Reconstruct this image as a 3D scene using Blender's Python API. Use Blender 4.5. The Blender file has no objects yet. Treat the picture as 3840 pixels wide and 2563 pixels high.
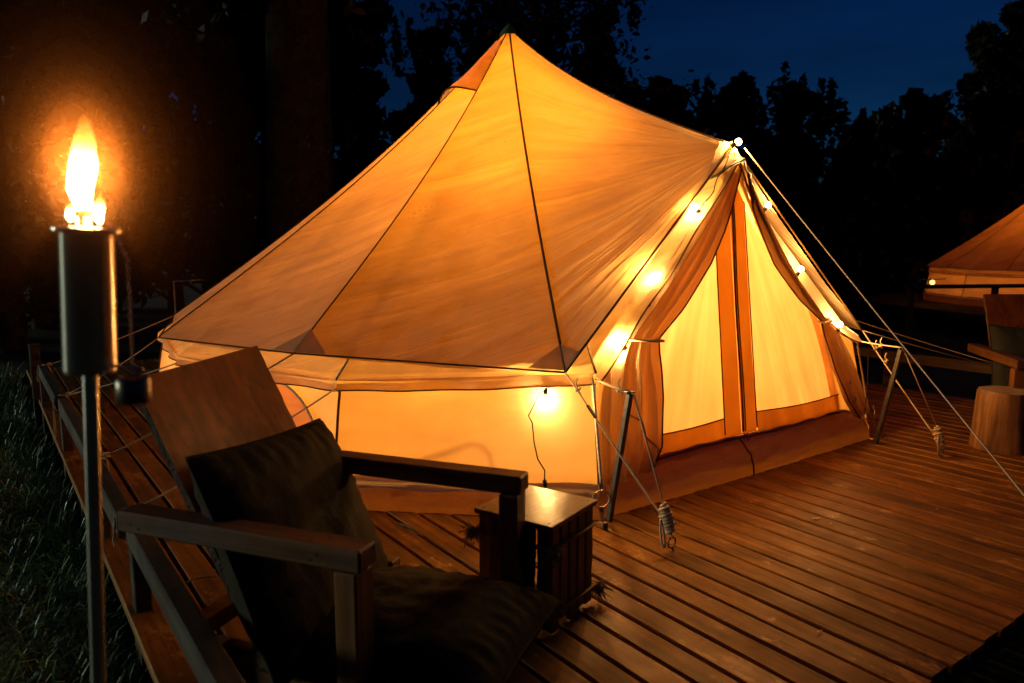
import bpy, bmesh, math, random
import numpy as np
from mathutils import Vector, Matrix, noise
random.seed(7); RNG = np.random.default_rng(7)
sc = bpy.context.scene
COL = sc.collection
R = math.radians

# ------------------------------------------------------------------ camera
CAM_H = 1.35
cd = bpy.data.cameras.new('camera'); cam = bpy.data.objects.new('camera', cd); COL.objects.link(cam)
cam.location = (0, 0, CAM_H); cam.rotation_euler = (R(90 - 7.776), 0, 0)
cd.sensor_width = 36; cd.lens = 2790 / 3840 * 36
cd.clip_start = 0.05; cd.clip_end = 500
cd.dof.use_dof = True; cd.dof.focus_distance = 4.3; cd.dof.aperture_fstop = 2.6
sc.camera = cam

# ------------------------------------------------------------------ sky (late dusk)
w = bpy.data.worlds.new('World'); sc.world = w; w.use_nodes = True
nt = w.node_tree; nt.nodes.clear()
wo = nt.nodes.new('ShaderNodeOutputWorld'); bg = nt.nodes.new('ShaderNodeBackground')
sky = nt.nodes.new('ShaderNodeTexSky'); sky.sky_type = 'NISHITA'; sky.sun_disc = False
sky.sun_elevation = R(-1.6); sky.sun_rotation = R(48)
tint = nt.nodes.new('ShaderNodeMix'); tint.data_type = 'RGBA'; tint.blend_type = 'MULTIPLY'; tint.inputs[0].default_value = 1
tint.inputs[7].default_value = (0.022, 0.24, 1.0, 1)
tc = nt.nodes.new('ShaderNodeTexCoord'); mp = nt.nodes.new('ShaderNodeMapping'); mp.inputs['Scale'].default_value = (1, 1, 4.5)
mp.inputs['Rotation'].default_value = (0, R(12), 0)
cn = nt.nodes.new('ShaderNodeTexNoise'); cn.inputs['Scale'].default_value = 1.6; cn.inputs['Detail'].default_value = 4
cr = nt.nodes.new('ShaderNodeValToRGB'); cr.color_ramp.elements[0].position = .38; cr.color_ramp.elements[0].color = (.45, .45, .5, 1)
cr.color_ramp.elements[1].position = .66; cr.color_ramp.elements[1].color = (1, 1, 1, 1)
cl = nt.nodes.new('ShaderNodeMix'); cl.data_type = 'RGBA'; cl.blend_type = 'MULTIPLY'; cl.inputs[0].default_value = 1
L = nt.links.new
L(tc.outputs['Generated'], mp.inputs[0]); L(mp.outputs[0], cn.inputs['Vector']); L(cn.outputs['Fac'], cr.inputs[0])
L(sky.outputs[0], tint.inputs[6]); L(tint.outputs[2], cl.inputs[6]); L(cr.outputs[0], cl.inputs[7])
L(cl.outputs[2], bg.inputs[0]); L(bg.outputs[0], wo.inputs[0])
bg.inputs[1].default_value = 0.15

# one weak, cool low light from the left, stand-in for an unseen source
sd = bpy.data.lights.new('cool_side_light', 'SUN'); cool_side_light = bpy.data.objects.new('cool_side_light', sd); COL.objects.link(cool_side_light)
sd.energy = 0.9; sd.angle = R(9); sd.color = (0.84, 1.0, 0.80)
cool_side_light.rotation_euler = Vector((0.98, -0.02, -0.09)).to_track_quat('-Z', 'Y').to_euler()

vs = sc.view_settings; vs.view_transform = 'Standard'; vs.look = 'None'; vs.exposure = 0; vs.gamma = 1; vs.use_curve_mapping = False
cy = sc.cycles
cy.use_denoising = True
try: cy.denoiser = 'OPENIMAGEDENOISE'
except Exception: pass
cy.max_bounces = 6; cy.diffuse_bounces = 3; cy.glossy_bounces = 3; cy.transmission_bounces = 6; cy.volume_bounces = 0
cy.sample_clamp_indirect = 4; cy.caustics_reflective = False; cy.caustics_refractive = False
cy.volume_step_rate = 1.0; cy.volume_max_steps = 64

# ------------------------------------------------------------------ frames
CX, CYY = -0.024, 6.296
U = (0.8118798, 0.5838246); W = (-0.5838246, 0.8118798)
ROT = math.atan2(U[1], U[0])
def D(a, b, z=0.0): return Vector((CX + a * U[0] + b * W[0], CYY + a * U[1] + b * W[1], z))
GZ = -0.38

# ------------------------------------------------------------------ materials
def new_mat(name):
    m = bpy.data.materials.new(name); m.use_nodes = True
    n = m.node_tree; p = n.nodes['Principled BSDF']; return m, n, p
def N(n, t, **kw):
    x = n.nodes.new(t)
    for k, v in kw.items():
        if k in x.inputs: x.inputs[k].default_value = v
        else: setattr(x, k, v)
    return x
def ramp(n, fac, stops):
    r = n.nodes.new('ShaderNodeValToRGB'); e = r.color_ramp.elements
    while len(e) < len(stops): e.new(.5)
    for x, (p, c) in zip(e, stops): x.position = p; x.color = (*c, 1) if len(c) == 3 else c
    n.links.new(fac, r.inputs[0]); return r.outputs[0]
def mul(n, a, b, f=1.0, mode='MULTIPLY'):
    m = n.nodes.new('ShaderNodeMix'); m.data_type = 'RGBA'; m.blend_type = mode; m.inputs[0].default_value = f
    for i, v in ((6, a), (7, b)):
        if hasattr(v, 'links'): n.links.new(v, m.inputs[i])
        else: m.inputs[i].default_value = (*v, 1)
    return m.outputs[2]
def coords(n, scale=(1, 1, 1), rot=(0, 0, 0), kind='Object', rand=False):
    t = n.nodes.new('ShaderNodeTexCoord'); m = n.nodes.new('ShaderNodeMapping')
    m.inputs['Scale'].default_value = scale; m.inputs['Rotation'].default_value = rot
    n.links.new(t.outputs[kind], m.inputs[0])
    if rand:
        oi = n.nodes.new('ShaderNodeObjectInfo'); c = n.nodes.new('ShaderNodeMath'); c.operation = 'MULTIPLY'; c.inputs[1].default_value = 37.0
        n.links.new(oi.outputs['Random'], c.inputs[0]); n.links.new(c.outputs[0], m.inputs['Location'])
    return m.outputs[0]
def bump(n, h, strength, dist, p=None, chain=None):
    b = n.nodes.new('ShaderNodeBump'); b.inputs['Strength'].default_value = strength; b.inputs['Distance'].default_value = dist
    n.links.new(h, b.inputs['Height'])
    if chain is not None: n.links.new(chain, b.inputs['Normal'])
    if p is not None: n.links.new(b.outputs[0], p.inputs['Normal'])
    return b.outputs[0]

def canvas_mat(name, col, tcol, trans=0.5, wrinkle=0.6, rot=0.5, wscale=(3, 26, 1), specks=False, weave=True):
    m = bpy.data.materials.new(name); m.use_nodes = True; n = m.node_tree; n.nodes.clear()
    out = N(n, 'ShaderNodeOutputMaterial'); mix = N(n, 'ShaderNodeMixShader'); mix.inputs[0].default_value = trans
    di = N(n, 'ShaderNodeBsdfDiffuse'); tr = N(n, 'ShaderNodeBsdfTranslucent')
    v = coords(n, (1, 1, 1), (0, 0, 0), 'UV')
    big = N(n, 'ShaderNodeTexNoise', Scale=1.7, Detail=4.0, Roughness=.6); n.links.new(v, big.inputs['Vector'])
    wv = coords(n, wscale, (0, 0, rot), 'UV')
    wr = N(n, 'ShaderNodeTexNoise', Scale=1.0, Detail=3.0, Roughness=.55, Distortion=.6); n.links.new(wv, wr.inputs['Vector'])
    fine = N(n, 'ShaderNodeTexNoise', Scale=90.0, Detail=2.0); n.links.new(v, fine.inputs['Vector'])
    stain = ramp(n, big.outputs['Fac'], [(.3, (.84, .80, .74)), (.62, (1, 1, 1))])
    c1 = mul(n, stain, col); c2 = mul(n, stain, tcol)
    # light and shade of the folds painted into the transmission colour as streaks
    wc = ramp(n, wr.outputs['Fac'], [(.34, (.80, .77, .72)), (.50, (.93, .92, .90)), (.60, (1, 1, 1)), (.66, (1.18, 1.2, 1.25))])
    c2 = mul(n, c2, wc, .9)
    if specks:
        sp = N(n, 'ShaderNodeTexNoise', Scale=55.0, Detail=2.0); n.links.new(v, sp.inputs['Vector'])
        sp2 = N(n, 'ShaderNodeTexNoise', Scale=2.2, Detail=2.0); n.links.new(v, sp2.inputs['Vector'])
        mm = N(n, 'ShaderNodeMath'); mm.operation = 'MULTIPLY'; n.links.new(sp.outputs['Fac'], mm.inputs[0]); n.links.new(sp2.outputs['Fac'], mm.inputs[1])
        sc_ = ramp(n, mm.outputs[0], [(.455, (1, 1, 1)), (.49, (.6, .52, .44))])
        c1 = mul(n, c1, sc_, .8); c2 = mul(n, c2, sc_, .8)
    n.links.new(c1, di.inputs[0]); n.links.new(c2, tr.inputs[0])
    nb = bump(n, wr.outputs['Fac'], wrinkle, .03)
    nb = bump(n, fine.outputs['Fac'], .25, .002, chain=nb)
    n.links.new(nb, di.inputs['Normal']); n.links.new(nb, tr.inputs['Normal'])
    n.links.new(di.outputs[0], mix.inputs[1]); n.links.new(tr.outputs[0], mix.inputs[2]); n.links.new(mix.outputs[0], out.inputs[0])
    return m
CANV = (0.58, 0.46, 0.29)
M = {}
ANR = 0.25
M['cover'] = canvas_mat('canvas_cover', CANV, (1.0, .71, .31), .46, .8, 0, (.9, 10, 1), True)
M['cover_front'] = canvas_mat('canvas_cover_front', CANV, (1.0, .71, .31), .46, 1.0, 0, (1.1, 13, 1), True)
M['canvas'] = canvas_mat('canvas_inner', (.66, .56, .40), (1.0, .74, .36), .5, .35, .6, (3, 9, 1), True)
M['wall_canvas'] = canvas_mat('canvas_wall', (.66, .56, .40), (1.0, .66, .29), .5, .18, .2, (1.5, 5, 1))
M['curtain'] = canvas_mat('canvas_curtain', (.62, .50, .33), (.9, .60, .30), .4, .25, .1, (14, 2, 1))
M['door'] = canvas_mat('door_lining', (.7, .6, .42), (1.0, .64, .46), .72, .8, 0, (.9, 9, 1))
M['strap_canvas'] = canvas_mat('strap_canvas', (.50, .26, .07), (.66, .36, .05), .5, .15, 0, (6, 2, 1))
M['hem_cloth'] = canvas_mat('hem_cloth', (.62, .55, .44), (.85, .62, .36), .22, .3, 0, (3, 9, 1))
M['seam'] = canvas_mat('seam_tape', (.16, .085, .03), (.30, .12, .03), .25, .2)

def plain(name, col, rough=.6, metal=0.0, nscale=30, nb=.3, var=.35, dist=.004):
    m, n, p = new_mat(name)
    v = coords(n, rand=True)
    t = N(n, 'ShaderNodeTexNoise', Scale=nscale, Detail=5.0, Roughness=.6); n.links.new(v, t.inputs['Vector'])
    c = ramp(n, t.outputs['Fac'], [(.3, tuple(x * (1 - var) for x in col)), (.7, tuple(min(1, x * (1 + var)) for x in col))])
    n.links.new(c, p.inputs['Base Color']); p.inputs['Roughness'].default_value = rough; p.inputs['Metallic'].default_value = metal
    bump(n, t.outputs['Fac'], nb, dist, p)
    return m
def wood(name, c_dark, c_light, axis=1, rough=.5, grain=1.0, wear=None, vary=.5, spec=.5, knots=True, worn=False):
    """long grain along the given object axis"""
    m, n, p = new_mat(name)
    s = [22.0, 22.0, 22.0]; s[axis] = 0.9
    v = coords(n, tuple(s), rand=True)
    g = N(n, 'ShaderNodeTexNoise', Scale=1.0 * grain, Detail=8.0, Roughness=.62, Distortion=.35); n.links.new(v, g.inputs['Vector'])
    s2 = [7.0, 7.0, 7.0]; s2[axis] = 0.55
    v2 = coords(n, tuple(s2), rand=True)
    wv = N(n, 'ShaderNodeTexNoise', Scale=1.3, Detail=3.0, Distortion=1.2); n.links.new(v2, wv.inputs['Vector'])
    v3 = coords(n, (1, 1, 1), rand=True)
    big = N(n, 'ShaderNodeTexNoise', Scale=2.3, Detail=5.0, Roughness=.65); n.links.new(v3, big.inputs['Vector'])
    c = ramp(n, g.outputs['Fac'], [(.28, c_dark), (.52, tuple((a + b) / 2 for a, b in zip(c_dark, c_light))), (.75, c_light)])
    c = mul(n, c, ramp(n, wv.outputs['Fac'], [(.35, (.68, .64, .6)), (.6, (1.08, 1.05, 1.0))]))
    c = mul(n, c, ramp(n, big.outputs['Fac'], [(.32, (.62, .6, .58)), (.66, (1.12, 1.1, 1.06))]))
    oi = N(n, 'ShaderNodeObjectInfo')
    c = mul(n, c, ramp(n, oi.outputs['Random'], [(0, (1 - vary * .5,) * 3), (1, (1 + vary * .35, 1 + vary * .3, 1 + vary * .25))]))
    if knots:
        ks = [9.0, 9.0, 9.0]; ks[axis] = 2.6
        kv = coords(n, tuple(ks), rand=True)
        vo = N(n, 'ShaderNodeTexVoronoi', Scale=.55); n.links.new(kv, vo.inputs['Vector'])
        k = ramp(n, vo.outputs['Distance'], [(.07, (.22, .17, .14)), (.13, (.62, .56, .5)), (.15, (.9, .86, .8)), (.22, (1, 1, 1))])
        c = mul(n, c, k, .9)
    if worn:
        s4 = [60.0, 60.0, 60.0]; s4[axis] = 3.0
        v4 = coords(n, tuple(s4), rand=True)
        ck = N(n, 'ShaderNodeTexNoise', Scale=1.0, Detail=4.0, Roughness=.7); n.links.new(v4, ck.inputs['Vector'])
        c = mul(n, c, ramp(n, ck.outputs['Fac'], [(.34, (.25, .22, .2)), (.42, (1, 1, 1))]), .85)
        s5 = [26.0, 26.0, 26.0]; s5[axis] = 9.0
        v5 = coords(n, tuple(s5), rand=True)
        fk = N(n, 'ShaderNodeTexNoise', Scale=1.0, Detail=6.0, Roughness=.75); n.links.new(v5, fk.inputs['Vector'])
        mk = N(n, 'ShaderNodeMath'); mk.operation = 'MULTIPLY'; n.links.new(fk.outputs['Fac'], mk.inputs[0]); n.links.new(big.outputs['Fac'], mk.inputs[1])
        tx_ = N(n, 'ShaderNodeTexCoord'); sx_ = N(n, 'ShaderNodeSeparateXYZ'); n.links.new(tx_.outputs['Object'], sx_.inputs[0])
        ab_ = N(n, 'ShaderNodeMath'); ab_.operation = 'ABSOLUTE'; n.links.new(sx_.outputs['X'], ab_.inputs[0])
        ed_ = N(n, 'ShaderNodeMapRange'); ed_.inputs['From Min'].default_value = .043; ed_.inputs['From Max'].default_value = .052; n.links.new(ab_.outputs[0], ed_.inputs['Value'])
        em_ = N(n, 'ShaderNodeMath'); em_.operation = 'MULTIPLY'; n.links.new(ed_.outputs[0], em_.inputs[0]); n.links.new(fk.outputs['Fac'], em_.inputs[1])
        me_ = n.nodes.new('ShaderNodeMix'); me_.data_type = 'RGBA'; em2_ = N(n, 'ShaderNodeMath'); em2_.operation = 'MULTIPLY'; em2_.inputs[1].default_value = .55; n.links.new(em_.outputs[0], em2_.inputs[0]); n.links.new(em2_.outputs[0], me_.inputs[0]); n.links.new(c, me_.inputs[6]); me_.inputs[7].default_value = (.58, .27, .07, 1); c = me_.outputs[2]
        fm = ramp(n, mk.outputs[0], [(.325, (0, 0, 0)), (.365, (.85, .85, .85))])
        mx = n.nodes.new('ShaderNodeMix'); mx.data_type = 'RGBA'; n.links.new(fm, mx.inputs[0]); n.links.new(c, mx.inputs[6]); mx.inputs[7].default_value = (.42, .21, .06, 1); c = mx.outputs[2]
    n.links.new(c, p.inputs['Base Color'])
    rr = ramp(n, big.outputs['Fac'], [(.3, (rough * 1.35,) * 3), (.7, (rough * .75,) * 3)])
    n.links.new(rr, p.inputs['Roughness']); p.inputs['Specular IOR Level'].default_value = spec
    b1 = bump(n, g.outputs['Fac'], .55, .004)
    bump(n, big.outputs['Fac'], .4, .012, p, b1)
    return m
M['deck'] = wood('deck_timber', (.088, .033, .004), (.335, .132, .015), 1, .52, spec=.32, worn=True)
M['deck'].node_tree.nodes['Principled BSDF'].inputs['Specular Tint'].default_value = (1, .55, .22, 1)
M['chair_wood'] = wood('chair_timber', (.10, .036, .011), (.32, .135, .042), 0, .5)
M['chair_post'] = wood('chair_post_timber', (.10, .036, .011), (.32, .135, .042), 2, .5)
M['ply'] = wood('plywood_back', (.19, .048, .006), (.34, .094, .013), 2, .5, 1.6, vary=.1, spec=.2)
M['ply_edge'] = plain('plywood_edge', (.12, .07, .04), .9, nscale=60, nb=1, var=.6, dist=.01)
M['rail'] = wood('rail_timber', (.06, .045, .035), (.15, .115, .085), 1, .75, spec=.2)
M['crate'] = wood('crate_timber', (.09, .04, .02), (.24, .12, .055), 2, .42)
M['crate_top'] = wood('crate_lid', (.16, .075, .032), (.36, .19, .09), 0, .33, knots=False)
M['beam'] = wood('joist_timber', (.05, .035, .025), (.11, .08, .055), 0, .85)
M['rope'] = plain('guy_rope', (.60, .46, .28), .85, nscale=220, nb=.8, var=.3, dist=.002)
M['jute'] = plain('jute_rope', (.30, .17, .08), .95, nscale=160, nb=.8, var=.5)
M['cushion'] = plain('cushion_cloth', (.030, .021, .011), .85, nscale=9, nb=.5, var=.25, dist=.02)
M['cushion'].node_tree.nodes['Principled BSDF'].inputs['Specular IOR Level'].default_value = .12
M['pillow'] = plain('grey_cushion_cloth', (.020, .022, .017), .85, nscale=9, nb=.5, var=.25, dist=.02)
M['metal'] = plain('painted_post_metal', (.11, .11, .10), .42, .6, nscale=40, nb=.1)
M['ring'] = plain('anchor_ring_iron', (.09, .075, .06), .45, .8, nscale=60)
M['brass'] = plain('tent_ring_metal', (.45, .38, .26), .35, .9, nscale=60)
M['steel'] = plain('torch_steel', (.80, .74, .62), .22, 1.0, nscale=14, nb=.04, var=.12)
M['cap'] = plain('snuffer_metal', (.16, .13, .10), .35, .9, nscale=30, nb=.05)
q_ = M['steel'].node_tree; tg_ = N(q_, 'ShaderNodeTangent'); tg_.direction_type = 'RADIAL'; tg_.axis = 'Z'; q_.links.new(tg_.outputs[0], q_.nodes['Principled BSDF'].inputs['Tangent']); q_.nodes['Principled BSDF'].inputs['Anisotropic'].default_value = .85; q_.nodes['Principled BSDF'].inputs['Anisotropic Rotation'].default_value = ANR
M['wire'] = plain('cable_rubber', (.012, .011, .010), .5)
M['green_cap'] = plain('cap_cloth', (.035, .075, .03), .8, nscale=20)
M['log_bark'] = wood('stripped_log', (.15, .055, .018), (.85, .48, .20), 2, .6)
M['log_top'] = plain('log_end_grain', (.42, .26, .13), .8, nscale=18, nb=.5)
M['bark'] = plain('tree_bark', (.055, .036, .022), .95, nscale=6, nb=1, var=.5, dist=.06)
M['leaf_dry'] = plain('dry_leaf', (.42, .26, .11), .7)
M['twig'] = plain('twig_bark', (.24, .15, .09), .9)
# brown pvc groundsheet
m, n, p = new_mat('groundsheet_pvc')
v = coords(n, (1.0, 3.5, 3.5)); t = N(n, 'ShaderNodeTexNoise', Scale=4.0, Detail=5.0, Roughness=.62, Distortion=1.0); n.links.new(v, t.inputs['Vector'])
n.links.new(ramp(n, t.outputs['Fac'], [(.3, (.20, .075, .024)), (.7, (.31, .125, .045))]), p.inputs['Base Color'])
p.inputs['Roughness'].default_value = .24; bump(n, t.outputs['Fac'], .22, .03, p); M['pvc'] = m
tr_ = N(n, 'ShaderNodeBsdfTranslucent'); tr_.inputs[0].default_value = (.62, .24, .07, 1); mx_ = N(n, 'ShaderNodeMixShader'); mx_.inputs[0].default_value = .11
out_ = n.nodes['Material Output']; n.links.new(p.outputs[0], mx_.inputs[1]); n.links.new(tr_.outputs[0], mx_.inputs[2]); n.links.new(mx_.outputs[0], out_.inputs[0])
M['hem'] = plain('hem_tape', (.60, .54, .44), .8, nscale=60, nb=.3)
# foliage, grass
def leafm(name, c, tr=.25):
    m, n, p = new_mat(name); g = N(n, 'ShaderNodeNewGeometry')
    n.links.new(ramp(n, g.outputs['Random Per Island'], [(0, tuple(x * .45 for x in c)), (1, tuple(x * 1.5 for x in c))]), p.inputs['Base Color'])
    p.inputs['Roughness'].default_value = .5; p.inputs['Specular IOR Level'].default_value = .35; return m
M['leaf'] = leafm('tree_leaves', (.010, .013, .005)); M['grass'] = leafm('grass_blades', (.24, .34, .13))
M['grass'].node_tree.nodes['Principled BSDF'].inputs['Roughness'].default_value = .38
M['soil'] = plain('ground_soil', (.018, .024, .010), .95, nscale=5, nb=.8, var=.6, dist=.05)
def emis(name, col, s):
    m = bpy.data.materials.new(name); m.use_nodes = True; n = m.node_tree; n.nodes.clear()
    o = N(n, 'ShaderNodeOutputMaterial'); e = N(n, 'ShaderNodeEmission'); e.inputs[0].default_value = (*col, 1); e.inputs[1].default_value = s
    n.links.new(e.outputs[0], o.inputs[0]); return m
M['bulb'] = emis('lit_bulb', (1.0, .56, .22), 9)
M['bulb_far'] = emis('lit_far_bulb', (1.0, .42, .10), 5)
def let_through(m, add=True):
    n = m.node_tree; e = [x for x in n.nodes if x.type == 'EMISSION'][0]; o = [x for x in n.nodes if x.type == 'OUTPUT_MATERIAL'][0]
    t_ = N(n, 'ShaderNodeBsdfTransparent'); a_ = N(n, 'ShaderNodeAddShader'); n.links.new(e.outputs[0], a_.inputs[0]); n.links.new(t_.outputs[0], a_.inputs[1]); n.links.new(a_.outputs[0], o.inputs[0]); m.cycles.emission_sampling = 'NONE'
let_through(M['bulb'])
# flame: white hot core, orange at the tip
m = bpy.data.materials.new('flame'); m.use_nodes = True; n = m.node_tree; n.nodes.clear()
o = N(n, 'ShaderNodeOutputMaterial'); e = N(n, 'ShaderNodeEmission'); t = N(n, 'ShaderNodeTexCoord'); s = N(n, 'ShaderNodeSeparateXYZ')
n.links.new(t.outputs['Generated'], s.inputs[0])
n.links.new(ramp(n, s.outputs['Z'], [(.0, (1, .45, .12)), (.12, (1, .72, .38)), (.50, (1, .72, .35)), (.75, (1, .36, .05)), (1, (1, .22, .02))]), e.inputs[0])
r_ = ramp(n, s.outputs['Z'], [(.0, (.15,) * 3), (.12, (.9,) * 3), (.42, (1,) * 3), (.62, (.10,) * 3), (.80, (.03,) * 3), (1, (.003,) * 3)])
mm = N(n, 'ShaderNodeMath'); mm.operation = 'MULTIPLY'; mm.inputs[1].default_value = 28; n.links.new(r_, mm.inputs[0]); n.links.new(mm.outputs[0], e.inputs[1])
lw = N(n, 'ShaderNodeBsdfTransparent'); ad = N(n, 'ShaderNodeAddShader'); n.links.new(e.outputs[0], ad.inputs[0]); n.links.new(lw.outputs[0], ad.inputs[1])
n.links.new(ad.outputs[0], o.inputs[0]); M['flame'] = m; m.cycles.emission_sampling = 'NONE'

# ------------------------------------------------------------------ mesh helpers
class MB:
    def __init__(s): s.v = []; s.f = []; s.uv = {}; s.mi = []
    def add(s, vs, fs, uvs=None, mi=0):
        o = len(s.v); s.v += [tuple(x) for x in vs]
        for f in fs: s.f.append(tuple(i + o for i in f)); s.mi.append(mi)
        if uvs is not None:
            for i, u in enumerate(uvs): s.uv[o + i] = u
    def box(s, c, size, rot=None, mi=0, bev=0.0):
        x, y, z = (q / 2 for q in size)
        if bev > 0:
            b = min(bev, x * .9, y * .9, z * .9); vs = []
            for sx in (-1, 1):
                for sy in (-1, 1):
                    for sz in (-1, 1):
                        vs += [(sx * (x - b), sy * (y - b), sz * z), (sx * (x - b), sy * y, sz * (z - b)), (sx * x, sy * (y - b), sz * (z - b))]
            bm = bmesh.new(); [bm.verts.new(q) for q in vs]; bmesh.ops.convex_hull(bm, input=bm.verts)
            bm.verts.index_update(); vs = [q.co.copy() for q in bm.verts]; fs = [[q.index for q in f.verts] for f in bm.faces]; bm.free()
        else:
            vs = [Vector((sx * x, sy * y, sz * z)) for sx in (-1, 1) for sy in (-1, 1) for sz in (-1, 1)]
            fs = [(0, 1, 3, 2), (4, 6, 7, 5), (0, 4, 5, 1), (2, 3, 7, 6), (0, 2, 6, 4), (1, 5, 7, 3)]
        if rot is not None: vs = [rot @ Vector(q) for q in vs]
        s.add([Vector(q) + Vector(c) for q in vs], fs, mi=mi); return s
    def bar(s, p, q, w_, h_, up=(0, 0, 1), mi=0, bev=0.0, ext=0.0):
        p = Vector(p); q = Vector(q); d = q - p; l = d.length; x = d.normalized(); y = Vector(up).cross(x).normalized(); z = x.cross(y)
        rot = Matrix((x, y, z)).transposed()
        return s.box((p + q) / 2, (l + ext, w_, h_), rot, mi, bev)
    def tube(s, pts, r, n=6, caps=True, mi=0, rr=None):
        pts = [Vector(p) for p in pts]; up = None; vs = []; fs = []
        for i, p in enumerate(pts):
            d = (pts[min(i + 1, len(pts) - 1)] - pts[max(i - 1, 0)])
            if d.length < 1e-9: d = Vector((0, 0, 1))
            d.normalize()
            if up is None: up = Vector((0, 0, 1)) if abs(d.z) < .9 else Vector((1, 0, 0))
            x = d.cross(up)
            if x.length < 1e-6: x = d.cross(Vector((1, .3, .2)))
            x.normalize(); up = x.cross(d).normalized(); rad = r if rr is None else rr[i]
            for k in range(n):
                a = 2 * math.pi * k / n; vs.append(p + x * (rad * math.cos(a)) + up * (rad * math.sin(a)))
        for i in range(len(pts) - 1):
            for k in range(n):
                k2 = (k + 1) % n; fs.append((i * n + k, i * n + k2, (i + 1) * n + k2, (i + 1) * n + k))
        if caps: fs.append(tuple(range(n))[::-1]); fs.append(tuple((len(pts) - 1) * n + k for k in range(n)))
        s.add(vs, fs, mi=mi); return s
    def grid(s, P, nu, nv, uv=None, mi=0):
        vs = []; us = []
        for i in range(nu + 1):
            for j in range(nv + 1):
                vs.append(P(i / nu, j / nv)); us.append(uv(i / nu, j / nv) if uv else (i / nu, j / nv))
        fs = [(i * (nv + 1) + j, (i + 1) * (nv + 1) + j, (i + 1) * (nv + 1) + j + 1, i * (nv + 1) + j + 1) for i in range(nu) for j in range(nv)]
        s.add(vs, fs, us, mi); return s
    def lathe(s, prof, n=24, c=(0, 0, 0), mi=0, wob=0):
        vs = []; c = Vector(c)
        for i, (r, z) in enumerate(prof):
            for k in range(n):
                a = 2 * math.pi * k / n; q = r * (1 + wob * noise.noise(Vector((math.cos(a) * 1.7, math.sin(a) * 1.7, z * 2 + 5))))
                vs.append(c + Vector((q * math.cos(a), q * math.sin(a), z)))
        fs = [(i * n + k, i * n + (k + 1) % n, (i + 1) * n + (k + 1) % n, (i + 1) * n + k) for i in range(len(prof) - 1) for k in range(n)]
        s.add(vs, fs, mi=mi); return s
    def build(s, name, mat, parent=None, smooth=False, loc=None):
        me = bpy.data.meshes.new(name); o = Vector(loc) if loc is not None else Vector((0, 0, 0))
        me.from_pydata([(x - o.x, y - o.y, z - o.z) for x, y, z in s.v], [], s.f)
        if s.uv:
            lay = me.uv_layers.new(name='UVMap'); arr = np.zeros(len(me.loops) * 2, 'f'); vi = np.zeros(len(me.loops), 'i')
            me.loops.foreach_get('vertex_index', vi); ua = np.zeros((len(s.v), 2), 'f')
            for k, u in s.uv.items(): ua[k] = u
            lay.data.foreach_set('uv', ua[vi].ravel())
        for mt in (mat if isinstance(mat, (list, tuple)) else [mat]): me.materials.append(mt)
        if any(s.mi): me.polygons.foreach_set('material_index', s.mi)
        if smooth: me.polygons.foreach_set('use_smooth', [True] * len(me.polygons))
        me.update(); ob = bpy.data.objects.new(name, me); COL.objects.link(ob)
        if parent is not None: ob.parent = parent
        elif loc is not None: ob.location = o
        return ob
def tag(o, label=None, cat=None, group=None, kind=None):
    if label: o['label'] = label
    if cat: o['category'] = cat
    if group: o['group'] = group
    if kind: o['kind'] = kind
    return o
def empty(name, loc=(0, 0, 0), rz=0.0, label=None, cat=None, group=None, kind=None):
    o = bpy.data.objects.new(name, None); COL.objects.link(o); o.location = loc; o.rotation_euler = (0, 0, rz); o.empty_display_size = .1
    return tag(o, label, cat, group, kind)
def copy_tree(o, parent=None):
    c = o.copy(); COL.objects.link(c); c.parent = parent
    for ch in list(o.children): copy_tree(ch, c)
    return c
def fbm(x, y, z, o=3): return noise.fractal(Vector((x, y, z)), 1.0, 2.0, o)
def catenary(p, q, sag, n=14):
    p = Vector(p); q = Vector(q)
    return [p.lerp(q, i / n) - Vector((0, 0, 4 * sag * (i / n) * (1 - i / n))) for i in range(n + 1)]

# ------------------------------------------------------------------ ground and grass
g = MB(); nn = 60
g.grid(lambda u, v: ((u - .5) * 240, (v - .5) * 240 + 60, GZ + .0 + .05 * fbm(u * 40, v * 40, 1)), nn, nn)
tag(g.build('ground', M['soil'], smooth=True), kind='structure')
def blades(name, pts, h0, h1, mat, wd=.006, lab=None):
    k = len(pts); pts = np.asarray(pts); az = RNG.uniform(0, 2 * np.pi, k); h = RNG.uniform(h0, h1, k) * (0.6 + .7 * RNG.random(k)); ln = RNG.uniform(.15, .95, k) * h
    w_ = wd * RNG.uniform(.6, 1.4, k); ca, sa = np.cos(az), np.sin(az)
    V = np.zeros((k, 7, 3)); side = np.stack([-sa, ca, 0 * az], 1) * w_[:, None]; dr = np.stack([ca, sa, 0 * az], 1)
    up = np.array([0, 0, 1.0])
    b0 = pts; m1 = pts + dr * (ln * .18)[:, None] + up * (h * .45)[:, None]; m2 = pts + dr * (ln * .55)[:, None] + up * (h * .8)[:, None]
    tp = pts + dr * ln[:, None] + up * (h * (1.0 - .35 * ln / h))[:, None]
    V[:, 0] = b0 - side; V[:, 1] = b0 + side; V[:, 2] = m1 - side * .9; V[:, 3] = m1 + side * .9; V[:, 4] = m2 - side * .6; V[:, 5] = m2 + side * .6; V[:, 6] = tp
    base = np.arange(k) * 7; q = np.stack([base, base + 1, base + 3, base + 2], 1); q2 = q + 2; t3 = np.stack([base + 4, base + 5, base + 6], 1)
    me = bpy.data.meshes.new(name); me.from_pydata(V.reshape(-1, 3).tolist(), [], q.tolist() + q2.tolist() + t3.tolist())
    me.materials.append(mat); ob = bpy.data.objects.new(name, me); COL.objects.link(ob); return ob
pts = []
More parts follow.
